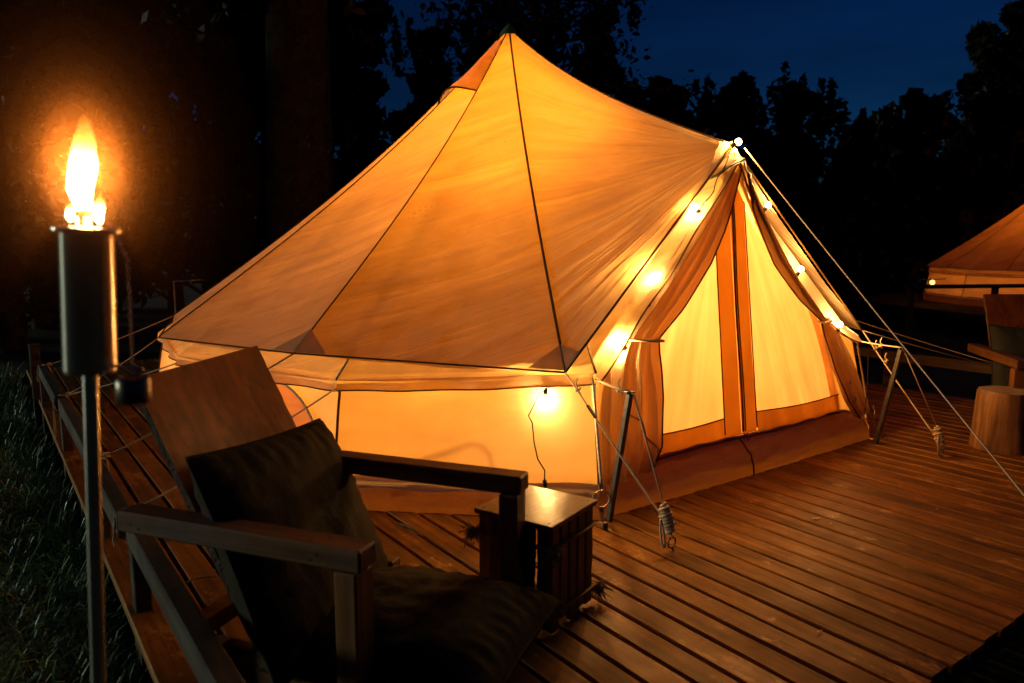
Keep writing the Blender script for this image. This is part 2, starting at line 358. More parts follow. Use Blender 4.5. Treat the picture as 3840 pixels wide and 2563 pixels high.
while len(pts) < 52000:
    y = random.uniform(.9, 9.5) if random.random() < .45 else random.uniform(1.0, 4.8)
    x = random.uniform(-.72 * y - .4, -.3)
    a = (x - CX) * U[0] + (y - CYY) * U[1]
    if a > -3.33: continue
    if fbm(x * 1.3, y * 1.3, 3) < -.32 and random.random() < .8: continue
    pts.append((x, y, GZ))
tag(blades('grass', pts, .09, .26, M['grass'], .0042), 'dark green unmown grass growing below the left edge of the deck', 'grass', kind='stuff')
# small reddish dock plants in the grass
def dock(x, y, label):
    t = empty('dock_plant', (x, y, GZ), 0, label, 'plant', 'reddish dock plants in the grass')
    for k in range(3):
        b = MB(); s_ = MB()
        a = random.uniform(0, 6.28); hx, hy = .05 * math.cos(a), .05 * math.sin(a); h = random.uniform(.14, .26)
        s_.tube([(0, 0, 0), (hx * .4, hy * .4, h * .6), (hx, hy, h)], .003, 5)
        for q in range(26):
            zz = h * (.72 + .3 * random.random()); o = Vector((hx + random.gauss(0, .008), hy + random.gauss(0, .008), zz))
            d = Vector((random.gauss(0, 1), random.gauss(0, 1), random.gauss(0, 1))).normalized() * .009; e_ = d.orthogonal().normalized() * .007
            b.add([o - d, o + e_, o + d, o - e_], [(0, 1, 2, 3)])
        s_.build('stem', M['twig'], t); b.build('seed_head', M['dock'], t)
M['dock'] = plain('dock_seed', (.30, .085, .03), .8)
dock(-1.72, 2.75, 'reddish dock plant in the grass nearest the torch pole')
dock(-2.05, 3.05, 'reddish dock plant further out in the grass left of the torch')
dock(-1.62, 2.42, 'small reddish dock plant low in the left foreground grass')

# ------------------------------------------------------------------ deck
deck = empty('deck', (CX, CYY, 0), ROT, kind='structure')
SP = .1228; BW = .1065; TH = .03; B0, B1 = -4.145, 4.1; A0 = -3.31
variants = []
for k in range(8):
    b = MB(); ns = 64; ph = k * 11.3
    def P(i, c):
        y = B0 + (B1 - B0) * i / ns
        e = .0022 * fbm(y * 2.4, ph + (0 if c < 2 or c > 5 else 9), 0) + .0035 * max(0, fbm(y * 5.5, ph + c, 3) - .45)
        sx = [-.5, -.5, -.46, .46, .5, .5, .0, .0][c]; zz = [-TH, -.006, 0, 0, -.006, -TH, 0, 0][c]
        return Vector((sx * BW + (e if sx < 0 else -e) + .0012 * fbm(y * .7, ph, 7), y, zz + .0018 * fbm(y * 1.1, ph, 5) * (1 if c in (1, 2, 3, 4) else 0)))
    vs = []; fs = []
    for i in range(ns + 1): vs += [P(i, c) for c in range(6)]
    for i in range(ns):
        for c in range(6): fs.append((i * 6 + c, i * 6 + (c + 1) % 6, (i + 1) * 6 + (c + 1) % 6, (i + 1) * 6 + c))
    fs += [tuple(range(6)), tuple(ns * 6 + c for c in range(6))[::-1]]
    b.add(vs, fs); variants.append((vs, fs))
nb_ = int((3.08 - A0) / SP) + 1
meshes = []
for k, (vs, fs) in enumerate(variants):
    me = bpy.data.meshes.new('board'); me.from_pydata([tuple(v) for v in vs], [], fs); me.materials.append(M['deck']); me.update(); meshes.append(me)
for i in range(nb_):
    o = bpy.data.objects.new('board', meshes[i * 5 % 8]); COL.objects.link(o); o.parent = deck
    o.location = (A0 + SP * (i + .5) + random.uniform(-.0015, .0015), random.uniform(-.008, .008), random.uniform(-.0012, .0012))
# joists and fascia
for yb in (-4.05, -3.2, -2.3, -1.4, -.5, .4, 1.3, 2.2, 3.1, 4.0):
    MB().box((-.11, yb, -TH - .075), (6.34, .05, .14)).build('joist', M['beam'], deck)
for yb in (-3.62, -1.85, -.05, 1.75, 3.5):
    for xa in (-3.2, 0, 2.95):
        MB().box((xa, yb + .0, (GZ - .05 - TH) / 2 - .03), (.09, .09, -GZ - TH + .05)).build('support_post', M['beam'], deck)
# nail heads
nl = MB()
for i in range(nb_):
    for yb in (-4.05, -3.2, -2.3):
        for dx in (-.032, .032):
            nl.lathe([(0, .0012), (.0035, .0012), (.0035, 0)], 6, (A0 + SP * (i + .5) + dx, yb + random.uniform(-.012, .012), .0004))
tag(nl.build('nail_heads', M['ring'], deck), kind='stuff')

# ------------------------------------------------------------------ rails along the deck edges
def railing(sgn, label, spans, ax):
    t = empty('low_rail', tuple(D(ax, 0, 0)), ROT, label, 'railing', 'low timber rails along the deck edges')
    for k, (b0, b1, da, z) in enumerate(spans):
        o = MB().box((da, (b0 + b1) / 2, z), (.062, abs(b1 - b0), .088), bev=.005)
        o.build('beam', M['rail'], t)
        MB().box((da - sgn * .0, b1 - .055, (z - .048 + GZ) / 2), (.056, .085, z - .048 - GZ), bev=.004).build('post', M['rail'], t)
    return t
railing(1, 'dark low timber rail with guy ropes tied to it along the left deck edge',
        [(-4.3, -2.16, .012, .285), (-2.14, -1.32, -.012, .297), (-1.30, .42, .004, .29), (.44, 2.0, -.01, .30)], -3.262)
# far corner upright pair
t = empty('corner_post', tuple(D(-3.30, 2.35, GZ)), ROT, 'dark rough post at the far left end of the deck rail', 'post')
MB().box((0, 0, .42), (.075, .075, .84), bev=.006).build('upright', M['rail'], t)
MB().box((0, 0, .845), (.085, .085, .012)).build('post_top', M['rail'], t)
railing(-1, 'dark low timber rail behind the far chair along the right deck edge', [(-4.1, -1.6, 0, .29), (-1.58, .6, .01, .30), (.62, 3.2, 0, .30)], 3.14)

# ------------------------------------------------------------------ the bell tent (local frame: x along the door sill, y into the tent)
tent = empty('bell_tent', (CX, CYY, 0), ROT, 'large glowing canvas bell tent with string lights round its tied back door', 'tent')
APEX = 3.05
KA = [-120, -150, -180, -210, -240, -270, -300, -330, -360, -390, -420]
KR = {0: 2.80, 1: 2.70, 2: 2.74, 10: 2.72, 9: 2.74}; KZ = {0: .722, 1: .765, 2: .735, 10: .722, 9: .76}
EA = [-116.7, -144, -172, -200, -228, -256, -284, -312, -340, -368, -396, -423.3]
ER = {0: 2.76, 1: 2.75, 11: 2.70}; EZ = {0: .654, 1: .598, 11: .645}
PEAK = Vector((-.01, -2.26, 1.895)); PEAKI = Vector((.0, -2.27, 1.84))
def pol(r, ang, z): return Vector((r * math.cos(R(ang)), r * math.sin(R(ang)), z))
def kseam(i, s):
    Rr = KR.get(i, 2.74); z1 = KZ.get(i, .74); r = Rr * s
    return pol(r, KA[i], APEX + (z1 - APEX) * s - .14 * math.sin(math.pi * s ** .85))
def eseam(i, s):
    Rr = ER.get(i, 2.74); z1 = EZ.get(i, .61) + .05; r = Rr * s
    return pol(r, EA[i], APEX - .09 + (z1 - APEX + .09) * s - .16 * math.sin(math.pi * s ** .85))
def ridge(s, pk=PEAK, top=APEX, dz=0.0):
    p = Vector((0, 0, top)).lerp(pk, s); p.z -= (.115 + dz) * math.sin(math.pi * s ** .8); return p
def panel(f0, f1, nu, nv, seed, sag=.05, amp=.006, s0=0.012, edge=0.0, ln=2.9, wd=1.4, bow=0.0, fan=None, dip=0.0, crease=0.0):
    """cloth between two seams; f(s) runs from the apex down"""
    def P(u, v):
        s = s0 + (1 - s0) * u; a = f0(s); b = f1(s); p = a.lerp(b, v)
        nrm = (b - a).cross(f0(min(1, s + .02)) - f0(max(0, s - .02)))
        if nrm.length > 1e-9: nrm.normalize()
        if nrm.z < 0: nrm = -nrm
        cross = 4 * v * (1 - v); wdt = (b - a).length
        d = -sag * cross * math.sin(math.pi * min(1, s * .8)) * (wdt / 1.4)
        x_, y_ = v * wdt, s * ln
        d += amp * cross ** .5 * (fbm(x_ * 2.0 + y_ * 1.2, y_ * 6 - x_ * 3.2, seed) + .5 * fbm(x_ * 5 + y_ * 3, y_ * 16 - x_ * 9, seed + 4)) * min(1, s * 3)
        if crease:
            q_ = y_ - .42 * x_ + .05 * fbm(x_ * 1.5, y_ * 1.5, seed + 7); r1 = 1 - abs(fbm(q_ * 5.5, x_ * .5, seed + 11)) * 2.2; r2 = 1 - abs(fbm(q_ * 13, x_ * .9, seed + 15)) * 2.2
            d += crease * min(1, v * 14) * (1 - v) ** 1.2 * min(1, max(0, s - .18) * 3) * (max(0, r1) ** 4 + .35 * max(0, r2) ** 4)
        if fan is not None:
            q = p - fan[0]; r_ = q.length; th = math.atan2(q.dot(fan[2]), q.dot(fan[1]))
            d += fan[3] * min(1, r_ * 2) * cross ** .4 * (fbm(th * 9, r_ * .5, seed) + .55 * fbm(th * 24, r_ * .8, seed + 3)) * min(1, s * 2.2)
        p = p + nrm * d
        if dip: p = p + Vector((-.35 * dip, 0, -dip)) * (4 * v * (1 - v) * u ** 2.5)
        return p
    m_ = MB(); m_.grid(P, nu, nv, lambda u, v: (v * wd * max(.05, u) + seed * 3.1, u * ln - .42 * v * wd * u)); return m_
def polar_uv(ob, c, ref, side):
    me = ob.data; n_ = len(me.vertices); co = np.zeros(n_ * 3); me.vertices.foreach_get('co', co); co = co.reshape(-1, 3) - np.array(c)
    r_ = np.linalg.norm(co, axis=1); r0 = np.array(Vector(ref).normalized()); e1 = np.array(Vector(side).normalized()); e1 = e1 - r0 * (e1 @ r0); e1 /= np.linalg.norm(e1)
    th = np.arctan2(co @ e1, co @ r0); uv = np.stack([r_ * .7, th * 1.0], 1).astype('f'); vi = np.zeros(len(me.loops), 'i'); me.loops.foreach_get('vertex_index', vi)
    me.uv_layers[0].data.foreach_set('uv', uv[vi].ravel())
def seam_line(f, name, r=.009, s0=.015, n=40, off=.006, mat='seam', s1=1.0):
    pts = []
    for i in range(n + 1):
        s = s0 + (s1 - s0) * i / n; p = f(s); pts.append(p + Vector((0, 0, off)))
    return MB().tube(pts, r, 5).build(name, M[mat], tent, True)
vis = {0, 1, 2}
# outer cover panels
for i in range(10):
    hi = i in (0, 1, 2, 9)
    panel(lambda s, i=i: kseam(i, s), lambda s, i=i: kseam(i + 1, s), (170 if i < 2 else 90) if hi else 24, (80 if i < 2 else 44) if hi else 10, i + 1, .045, .010, crease=(.011 if i == 0 else .008 if i == 1 else 0)).build('roof_panel', M['cover'], tent, True)
for i in range(11): seam_line(lambda s, i=i: kseam(i, s), 'roof_seam', .0078 if i == 0 else .0045)
def edge_dip(f0, f1): pass
F1 = (kseam(0, 1) - PEAK).normalized(); F2 = (Vector((0, 0, APEX)) - PEAK); F2 = (F2 - F1 * F2.dot(F1)).normalized()
o = panel(lambda s: kseam(0, s), lambda s: ridge(s), 190, 120, 21, .03, .004, wd=2.1, fan=(PEAK, F1, F2, .013)).build('roof_panel', M['cover_front'], tent, True)
polar_uv(o, PEAK, F1, F2)
panel(lambda s: ridge(s), lambda s: kseam(10, s), 60, 30, 22, .03, .010, wd=2.1).build('roof_panel', M['cover_front'], tent, True)
seam_line(lambda s: ridge(s), 'ridge_seam', .006)
# eave binding of the cover
def line(name, pts, r, mat, smooth=True, n=6, parent=None): return MB().tube(pts, r, n).build(name, M[mat], parent or tent, smooth)
for i in range(10):
    a = kseam(i, 1); b = kseam(i + 1, 1)
    line('eave_binding', [a.lerp(b, k / 12) + Vector((0, 0, -.001)) for k in range(13)], .0050, 'seam')
for i in (0, 10):
    a = kseam(i, 1)
    line('eave_binding', [a.lerp(PEAK, k / 16) for k in range(17)], .0062, 'seam')
# reinforced triangular corner patches of the cover
for i, j in ((0, 1), (1, 0), (1, 2), (0, None)):
    f0 = lambda s, i=i: kseam(i, s)
    f1 = (lambda s, j=j: kseam(j, s)) if j is not None else (lambda s: ridge(s))
    b = MB(); e = .0045
    def P(u, v):
        s = .945 + .055 * u; wdt = (.13 if j is not None else .07) * u; return f0(s).lerp(f1(s), wdt * v) + Vector((0, 0, .009)) + pol(.008, KA[i], 0)
    b.grid(P, 8, 8, lambda u, v: (u * .02, v * .02)); b.build('corner_patch', M['patch'] if 'patch' in M else M['cover'], tent, True)
# inner tent roof
for i in range(11):
    hi = i in (0, 1, 10)
    panel(lambda s, i=i: eseam(i, s), lambda s, i=i: eseam(i + 1, s), 60 if hi else 20, 24 if hi else 8, i + 41, .03, .004).build('inner_roof_panel', M['canvas'], tent, True)
iridge = lambda s: ridge(s, PEAKI, APEX - .09, .02)
panel(lambda s: eseam(0, s), iridge, 100, 50, 61, .02, .006, wd=2.1).build('inner_roof_panel', M['canvas'], tent, True)
panel(iridge, lambda s: eseam(11, s), 60, 30, 62, .02, .006, wd=2.1, dip=.19).build('inner_roof_panel', M['canvas'], tent, True)
for i in (0, 1, 11): seam_line(lambda s, i=i: eseam(i, s), 'inner_roof_seam', .006, .5, 24, .004, 'hem')
# valance below the inner eave, the walls, the groundsheet
def ecorn(i, r_add=0, z=0): return pol(ER.get(i, 2.74) + r_add, EA[i], z)
GR = {0: 2.87, 1: 2.82, 11: 2.80}
for i in range(11):
    a1, b1 = eseam(i, 1), eseam(i + 1, 1)
    def P(u, v, i=i, a1=a1, b1=b1):
        p = a1.lerp(b1, v); p = p + Vector((p.x, p.y, 0)).normalized() * (.012 * math.sin(v * 19 + i) * u)
        p.z -= u * (.052 + .012 * math.sin(math.pi * v)); return p
    MB().grid(P, 3, 40, lambda u, v: (v * 1.3 + i, u * .06)).build('valance', M['canvas'], tent, True)
    line('valance_hem', [P(1.0, k / 24) for k in range(25)], .004, 'seam')
    ta, tb = ecorn(i, -.05, EZ.get(i, .61) + .06), ecorn(i + 1, -.05, EZ.get(i + 1, .61) + .06)
    ga, gb = pol(GR.get(i, 2.82) - .03, EA[i], .155), pol(GR.get(i + 1, 2.82) - .03, EA[i + 1], .155)
    def Pw(u, v):
        p = ta.lerp(tb, v).lerp(ga.lerp(gb, v), u); o = Vector((p.x, p.y, 0)).normalized()
        return p + o * (-.03 * math.sin(math.pi * u) * math.sin(math.pi * v) + .006 * fbm(v * 3, u * 2, i))
    MB().grid(Pw, 20, 40, lambda u, v: (v * 1.35 + i * 2, u * .5)).build('wall_panel', M['wall_canvas'], tent, True)
    line('wall_seam', [Pw(k / 10, 0) + Vector((ta.x, ta.y, 0)).normalized() * .006 for k in range(11)], .007, 'seam')
    def Ph(u, v):
        p = ga.lerp(gb, v); o = Vector((p.x, p.y, 0)).normalized(); return p + o * (.008 + .012 * u) + Vector((0, 0, .018 - .062 * u + .006 * math.sin(v * 17)))
    MB().grid(Ph, 2, 30, lambda u, v: (v * 1.3, u * .06)).build('wall_hem', M['hem_cloth'], tent, True)
    def Pg(u, v):
        p = ga.lerp(gb, v); o = Vector((p.x, p.y, 0)).normalized(); z = .150 * (1 - u)
        return p + o * (-.01 + .035 * u + .018 * math.sin(math.pi * u) + .013 * fbm(v * 4.5, u * 2.5, i + 9) * math.sin(math.pi * min(1, u * 1.2))) + Vector((0, 0, z - .003 - p.z))
    MB().grid(Pg, 10, 40, lambda u, v: (v, u)).build('groundsheet_wall', M['pvc'], tent, True)
# floor of the groundsheet
fl = MB(); ring = [pol(2.78, EA[i], .006) for i in range(12)]
fl.add([Vector((0, 0, .006))] + ring, [(0, k + 1, (k + 1) % 12 + 1) for k in range(12)]); fl.build('groundsheet_floor', M['pvc'], tent)
# door sill of the groundsheet: a low brown wall with a soft rolled top
SA = Vector((-1.285, -2.555, 0)); SB = Vector((1.235, -2.525, 0))
def Psill(u, v):
    p = SA.lerp(SB, v); bow = -.012 * math.sin(math.pi * v)
    z = .190 * (1 - u) - .003; bo = .11 * (1 - u) ** 1.3 - .02 * math.sin(math.pi * u)
    w_ = .007 * fbm(v * 5, u * 2.0, 77) + .022 * max(0, fbm(v * 16, u * 7, 3)) * math.exp(-((v - .55) / .16) ** 2) * math.sin(math.pi * u)
    return Vector((p.x, p.y + bow + bo - w_, z - .006 * math.sin(v * 12) * (1 - u)))
MB().grid(Psill, 18, 150, lambda u, v: (v, u)).build('door_sill', M['pvc'], tent, True)
line('door_sill_roll', [Psill(0, k / 60) + Vector((0, .008, .004 + .003 * math.sin(k))) for k in range(61)], .013, 'pvc')
line('sill_seam', [Psill(k / 10, .478) + Vector((0, -.004, 0)) for k in range(11)], .005, 'wire')

# ---- the door
def bd(z, off=0.0): return -2.425 + (z - .2) * .1333 + off
DL, DR, DTOP = -1.0, 1.04, Vector((.03, 0, 1.80))
def tri(aL, aR, z0, off, nu=30, nv=40, amp=.004, seed=3, top=DTOP):
    def P(u, v):
        z = top.z + (z0 - top.z) * u; a = top.x + (aL - top.x) * u + (aR - aL) * u * v + .22 * math.sin(math.pi * u) * (v if aR > .5 else 0) - .22 * math.sin(math.pi * u) * ((1 - v) if aL < -.5 else 0)
        rad = fbm((v - .5) * 9 + seed, u * .6, seed)
        return Vector((a, bd(z, off) + amp * rad * min(1, u * 3) - .02 * math.sin(math.pi * v) * u, z))
    return MB().grid(P, nu, nv, lambda u, v: (v * 1.2 * max(.1, u) + seed, u * 1.6))
for a_, b_, sd__ in ((DL, .0, 3), (.0, DR, 8)):
    o = tri(a_, b_, .20, .035, 50, 70, amp=.012, seed=sd__).build('door_panel', M['door'], tent, True)
    polar_uv(o, (.03, bd(1.9), 1.95), (0, 0, -1), (1, 0, 0))
def strip(name, p0, p1, w0, w1, off, mat, seed=0, n=24):
    def P(u, v):
        c = Vector(p0).lerp(Vector(p1), u); wd_ = w0 + (w1 - w0) * u
        return Vector((c.x + (v - .5) * wd_, bd(c.z, off) + .003 * fbm(u * 4, v, seed), c.z))
    return MB().grid(P, n, 6, lambda u, v: (v * .1, u * 1.5)).build(name, M[mat], tent, True)
# two centre straps with a double zip between them
strip('door_strap', (-.055, 0, 1.76), (-.095, 0, .20), .140, .158, .012, 'strap_canvas', 1)
strip('door_strap', (.088, 0, 1.76), (.060, 0, .20), .135, .140, .014, 'strap_canvas', 2)
def zl(a0, a1, name, r=.006, off=.0, mat='wire', w_=.0):
    pts = [Vector((a0 + (a1 - a0) * u + w_ * math.sin(u * 9), bd(1.78 + (.22 - 1.78) * u, off), 1.78 + (.22 - 1.78) * u)) for u in [k / 30 for k in range(31)]]
    return line(name, pts, r, mat)
zl(.020, -.020, 'zip', .0065, -.004, 'seam', .006); zl(.034, -.002, 'zip', .0045, -.006, 'seam', .006)
zl(-.125, -.173, 'strap_edge', .004, .006, 'seam'); zl(.156, .130, 'strap_edge', .004, .008, 'seam')
# zip sliders
for da in (-.012, .012):
    z_ = MB(); z_.box((da - .02, bd(.2, -.02), .205), (.016, .008, .022), bev=.003); z_.tube([(da - .02, bd(.2, -.026), .2), (da - .005, bd(.2, -.034), .175)], .003, 6); z_.build('zip_slider', M['brass'], tent, True)
# orange hem bands at the bottom of each door panel
def band(a0, a1, name='door_band'):
    def P(u, v):
        a = a0 + (a1 - a0) * v; z = .318 - .118 * u - .012 * math.sin(v * 3); return Vector((a, bd(z, .006) - .02 * math.sin(math.pi * v) * .6, z))
    MB().grid(P, 4, 24, lambda u, v: (v, u * .1)).build(name, M['strap_canvas'], tent, True)
    line('band_edge', [P(0, k / 20) + Vector((0, -.003, 0)) for k in range(21)], .004, 'seam')
band(-1.0, -.178); band(.132, 1.02)
# canvas beside the door, up to the wall corners
for sg, e, gq in ((-1, eseam(0, 1), pol(2.84, EA[0], .155)), (1, eseam(11, 1), pol(2.77, EA[11], .155))):
    top = Vector((.03 + sg * .02, bd(1.78, .02), 1.78)); hin = Vector((sg * .98, bd(.2, .03), .2))
    pts = [top, e + Vector((0, .05, 0)), gq, hin]
    def P(u, v): return (pts[0].lerp(pts[1], v) if v < 1 else pts[1]).lerp(pts[3].lerp(pts[2], v), u)
    def P2(u, v):
        a = pts[0].lerp(pts[3], u); b = pts[0].lerp(pts[1], u * 2) if u < .5 else pts[1].lerp(pts[2], u * 2 - 1); return a.lerp(b, v) + Vector((sg * .20 * math.sin(math.pi * u) * (1 - v), 0, 0))
    MB().grid(P2, 30, 8, lambda u, v: (v, u)).build('door_side_panel', M['wall_canvas'], tent, True)
    line('wall_seam', [pts[1].lerp(pts[2], k / 8) + Vector((sg * .006, -.03 , 0)) for k in range(9)], .008, 'hem')
# tied back curtains: outer and inner edges as (a, z) against depth along the curtain
def poly(tab, u):
    for k in range(len(tab) - 1):
        if u <= tab[k + 1][0]:
            f = (u - tab[k][0]) / (tab[k + 1][0] - tab[k][0]); f = f * f * (3 - 2 * f) if False else f
            return [tab[k][q] + (tab[k + 1][q] - tab[k][q]) * f for q in range(1, len(tab[k]))]
    return list(tab[-1][1:])
def curtain(outer, inner, sg, seed, folds=4):
    def P(u, v):
        o = poly(outer, u); i_ = poly(inner, u); a = o[0] + (i_[0] - o[0]) * v; z = o[1] + (i_[1] - o[1]) * v
        gather = math.exp(-((u - .56) / .10) ** 2)
        amp = .026 * (1 - .55 * gather) * min(1, u * 5)
        b_ = bd(z, -.045) - amp * math.sin(2 * math.pi * folds * v + seed + 1.2 * math.sin(u * 5)) - .5 * amp * math.sin(2 * math.pi * (folds * 1.7) * v + seed * 2 + u * 3)
        b_ -= .035 * math.sin(math.pi * v) * (1 - gather * .2) + .04 * max(0, u - .56)
        b_ -= .03 * (v ** 6)
        return Vector((a, b_, z))
    return MB().grid(P, 70, 46, lambda u, v: (v * .5, u * 1.8)), P
outL = [(0, -.01, 1.82), (.2, -.30, 1.52), (.4, -.72, 1.13), (.56, -1.02, .84), (.64, -1.12, .72), (.8, -1.20, .45), (1, -1.235, .155)]
innL = [(0, .04, 1.76), (.12, -.10, 1.53), (.3, -.33, 1.22), (.45, -.58, .98), (.56, -.765, .835), (.62, -.775, .76), (.78, -.765, .52), (.92, -.79, .27), (1, -.87, .17)]
outR = [(0, .07, 1.82), (.2, .22, 1.50), (.4, .50, 1.12), (.56, .84, .83), (.64, .96, .74), (.8, 1.10, .48), (1, 1.21, .20)]
innR = [(0, .09, 1.76), (.12, .13, 1.53), (.3, .33, 1.20), (.45, .56, .97), (.56, .755, .83), (.62, .765, .74), (.78, .82, .52), (.92, .94, .30), (1, 1.05, .17)]
cL, PL = curtain(outL, innL, -1, 1.0); oL = cL.build('door_curtain', M['curtain'], tent, True)
cR, PR = curtain(outR, innR, 1, 2.5); oR = cR.build('door_curtain', M['curtain'], tent, True)
for P in (PL, PR):
    line('curtain_edge', [P(k / 50, 1.0) for k in range(51)], .005, 'seam')
    a = P(.56, 0); b = P(.56, 1); c = (a + b) / 2
    line('curtain_tie', [a + Vector((0, .03, .01)), a + Vector((0, -.02, .012)), c + Vector((0, -.055, 0)), b + Vector((0, -.03, -.008)), b + Vector((0, .03, -.004))], .008, 'rope')
# curved zip on the lower fold of each curtain
line('curtain_zip', [PL(.80 + .19 * k / 12, .45 + .54 * (k / 12) ** .8) + Vector((0, -.012, 0)) for k in range(13)], .006, 'brass')
line('curtain_zip', [PR(.84 + .15 * k / 12, .55 + .40 * (k / 12)) + Vector((0, -.012, 0)) for k in range(13)], .006, 'brass')
# inner hem tape beside the door
for e in (eseam(0, 1), eseam(11, 1)):
    pk = PEAKI; sgn = -1 if e.x < 0 else 1
    def Ph(u, v):
        p = pk.lerp(e, u); dd_ = 4 * u * (1 - u) * (.19 if sgn > 0 else .015); p.z -= dd_; p.x -= .35 * dd_ * (sgn > 0)
        return p + Vector((sgn * .02 * math.sin(u * 20) * .15, .0 - .035 * v, -.035 * v - .01 * v * math.sin(u * 15)))
    MB().grid(Ph, 40, 3, lambda u, v: (u * 2, v * .1)).build('door_hem', M['canvas'], tent, True)
    line('door_hem_edge', [Ph(k / 30, 1) for k in range(31)], .0045, 'seam')
# crumpled hood cloth over the peak of the door
def Pc(u, v):
    a = (v - .5); w_ = .07 + .22 * u
    p = Vector((PEAK.x + a * w_ * 1.5, PEAK.y + .035 - .11 * (1 - abs(a) * 1.3) * (.3 + u) + .03, PEAK.z + .025 - (.05 + .30 * abs(a)) * u * .9 - .06 * u))
    return p + Vector((0, -.02 * fbm(u * 5, v * 7, 5), .014 * fbm(u * 6, v * 5, 9)))
MB().grid(Pc, 14, 22, lambda u, v: (v * .4, u * .3)).build('peak_hood', M['canvas'], tent, True)
line('peak_hood_hem', [Pc(1, k / 22) + Vector((0, -.004, 0)) for k in range(23)], .009, 'metal')
# A frame poles of the door and the centre pole
line('centre_pole', [(0, 0, .0), (0, 0, APEX - .1)], .019, 'metal')
# green peak cap and rolled top
cp = MB(); cp.lathe([(.006, APEX + .03), (.025, APEX + .012), (.065, APEX - .035), (.08, APEX - .065)], 12); cp.build('peak_cap', M['green_cap'], tent, True)
# vent hood near the top
def Pv(u, v):
    a0 = kseam(1, .045 + .175 * u); b0 = kseam(2, .045 + .20 * u); p = a0.lerp(b0, v)
    o = Vector((p.x, p.y, 0)).normalized(); k = math.sin(math.pi * v) * u
    return p + o * (.055 * k) + Vector((0, 0, .065 * k + .012 + .006 * math.sin(u * 9 + v * 8)))
MB().grid(Pv, 16, 18, lambda u, v: (v * .3, u * .5)).build('vent_hood', M['canvas'], tent, True)
line('vent_hood_edge', [Pv(1, k / 16) for k in range(17)], .007, 'seam')
# arched window of the left wall with its dark binding
ta, tb = ecorn(1, -.05, EZ[1] + .06), ecorn(2, -.05, .67); ga, gb = pol(2.79, EA[1], .155), pol(2.79, EA[2], .155)
def Pwin(x, y):
    p = ta.lerp(tb, x).lerp(ga.lerp(gb, x), y); o = Vector((p.x, p.y, 0)).normalized()
    return p + o * (-.03 * math.sin(math.pi * y) * math.sin(math.pi * x) + .014)
arc = [(.5 - .40 * math.cos(t_), .80 - .72 * math.sin(t_)) for t_ in [math.pi * k / 20 for k in range(21)]]
wm = MB(); ctr = Pwin(.5, .6); wm.add([ctr] + [Pwin(*q) for q in arc], [(0, k + 1, k + 2) for k in range(20)] + [(0, 21, 1)], [(.5 * 1.3 + 4, .3)] + [(q[0] * 1.3 + 4, q[1] * .5) for q in arc]); wm.build('window', M['door'], tent)
line('window_binding', [Pwin(*q) for q in arc] + [Pwin(*arc[0])], .007, 'hem')
# rings and straps that hold the groundsheet
def ring_strap(p, rad=.042):
    o = Vector((p[0], p[1], 0)).normalized(); t_ = Vector((-o.y, o.x, 0)); c = Vector(p)
    MB().tube([c + t_ * rad * math.cos(a) + Vector((0, 0, rad * math.sin(a))) for a in [2 * math.pi * k / 20 for k in range(21)]], .0045, 6, False).build('tension_ring', M['brass'], tent, True)
    MB().bar(c + Vector((0, 0, rad + .03)) - o * .015, c + Vector((0, 0, rad - .005)), .022, .004, up=tuple(o)).build('ring_strap', M['hem'], tent)
    b = MB(); b.bar(c + Vector((0, 0, -rad)), Vector((c.x, c.y, .03)) + o * .03, .02, .004, up=tuple(o)); b.box(Vector((c.x, c.y, .012)) + o * .04, (.03, .03, .024)); b.build('ground_strap', M['jute'], tent)
ring_strap((-1.315, -2.60, .125)); ring_strap((-2.30, -1.72, .13)); ring_strap((1.29, -2.52, .15))

# lantern inside
def pt(name, loc, power, col, rad, parent):
    l = bpy.data.lights.new(name, 'POINT'); l.energy = power; l.color = col; l.shadow_soft_size = rad
    o = bpy.data.objects.new(name, l); COL.objects.link(o); o.location = loc; o.parent = parent; return o
WARM = (1.0, .515, .105)
lt = empty('hanging_lantern', tuple(D(.0, 0, 2.12)), ROT, 'warm lantern hanging high on the tent pole behind the canvas', 'lantern')
b = MB(); b.lathe([(.03, .07), (.05, .06), (.055, -.05), (.03, -.06)], 12, (0.13, -.03, 0)); b.build('lamp_cage', M['ring'], lt)
MB().tube([(0.0, 0, .12), (.13, -.03, .10), (.13, -.03, .07)], .004, 6).build('hook', M['ring'], lt)
pt('lantern_light', (.25, -.35, -.02), 470, WARM, .10, lt)
lt2 = empty('table_lamp', tuple(D(-.35, -.55, .0)), ROT, 'warm lamp standing on the tent floor behind the canvas wall', 'lamp')
b = MB(); b.lathe([(.06, .0), (.07, .02), (.012, .05), (.012, .55)], 14); b.build('stand', M['ring'], lt2)
b = MB(); b.lathe([(.05, .86), (.07, .80), (.075, .68), (.05, .60)], 14); b.build('lamp_shade', M['door'], lt2)
pt('lamp_light', (0, 0, .95), 170, WARM, .09, lt2)

cs_ = empty('curved_stand', tuple(D(-1.47, -1.93, 0)), ROT, 'curved pipe stand just inside the tent whose shadow falls on the lit wall', 'stand')
pp_ = [Vector((.0, 0, .0)), Vector((.0, 0, .20)), Vector((.01, 0, .32))] + [Vector((-.06 + .07 * math.cos(a), .05 - .05 * math.cos(a), .34 + .07 * math.sin(a))) for a in [math.pi * k / 8 for k in range(1, 7)]] + [Vector((-.26, .14, .33)), Vector((-.38, .2, .26))]
MB().tube(pp_, .011, 8).build('pipe', M['ring'], cs_, True)
b = MB(); b.lathe([(.001, .012), (.07, .010), (.075, .0)], 16); b.build('foot', M['ring'], cs_, True)
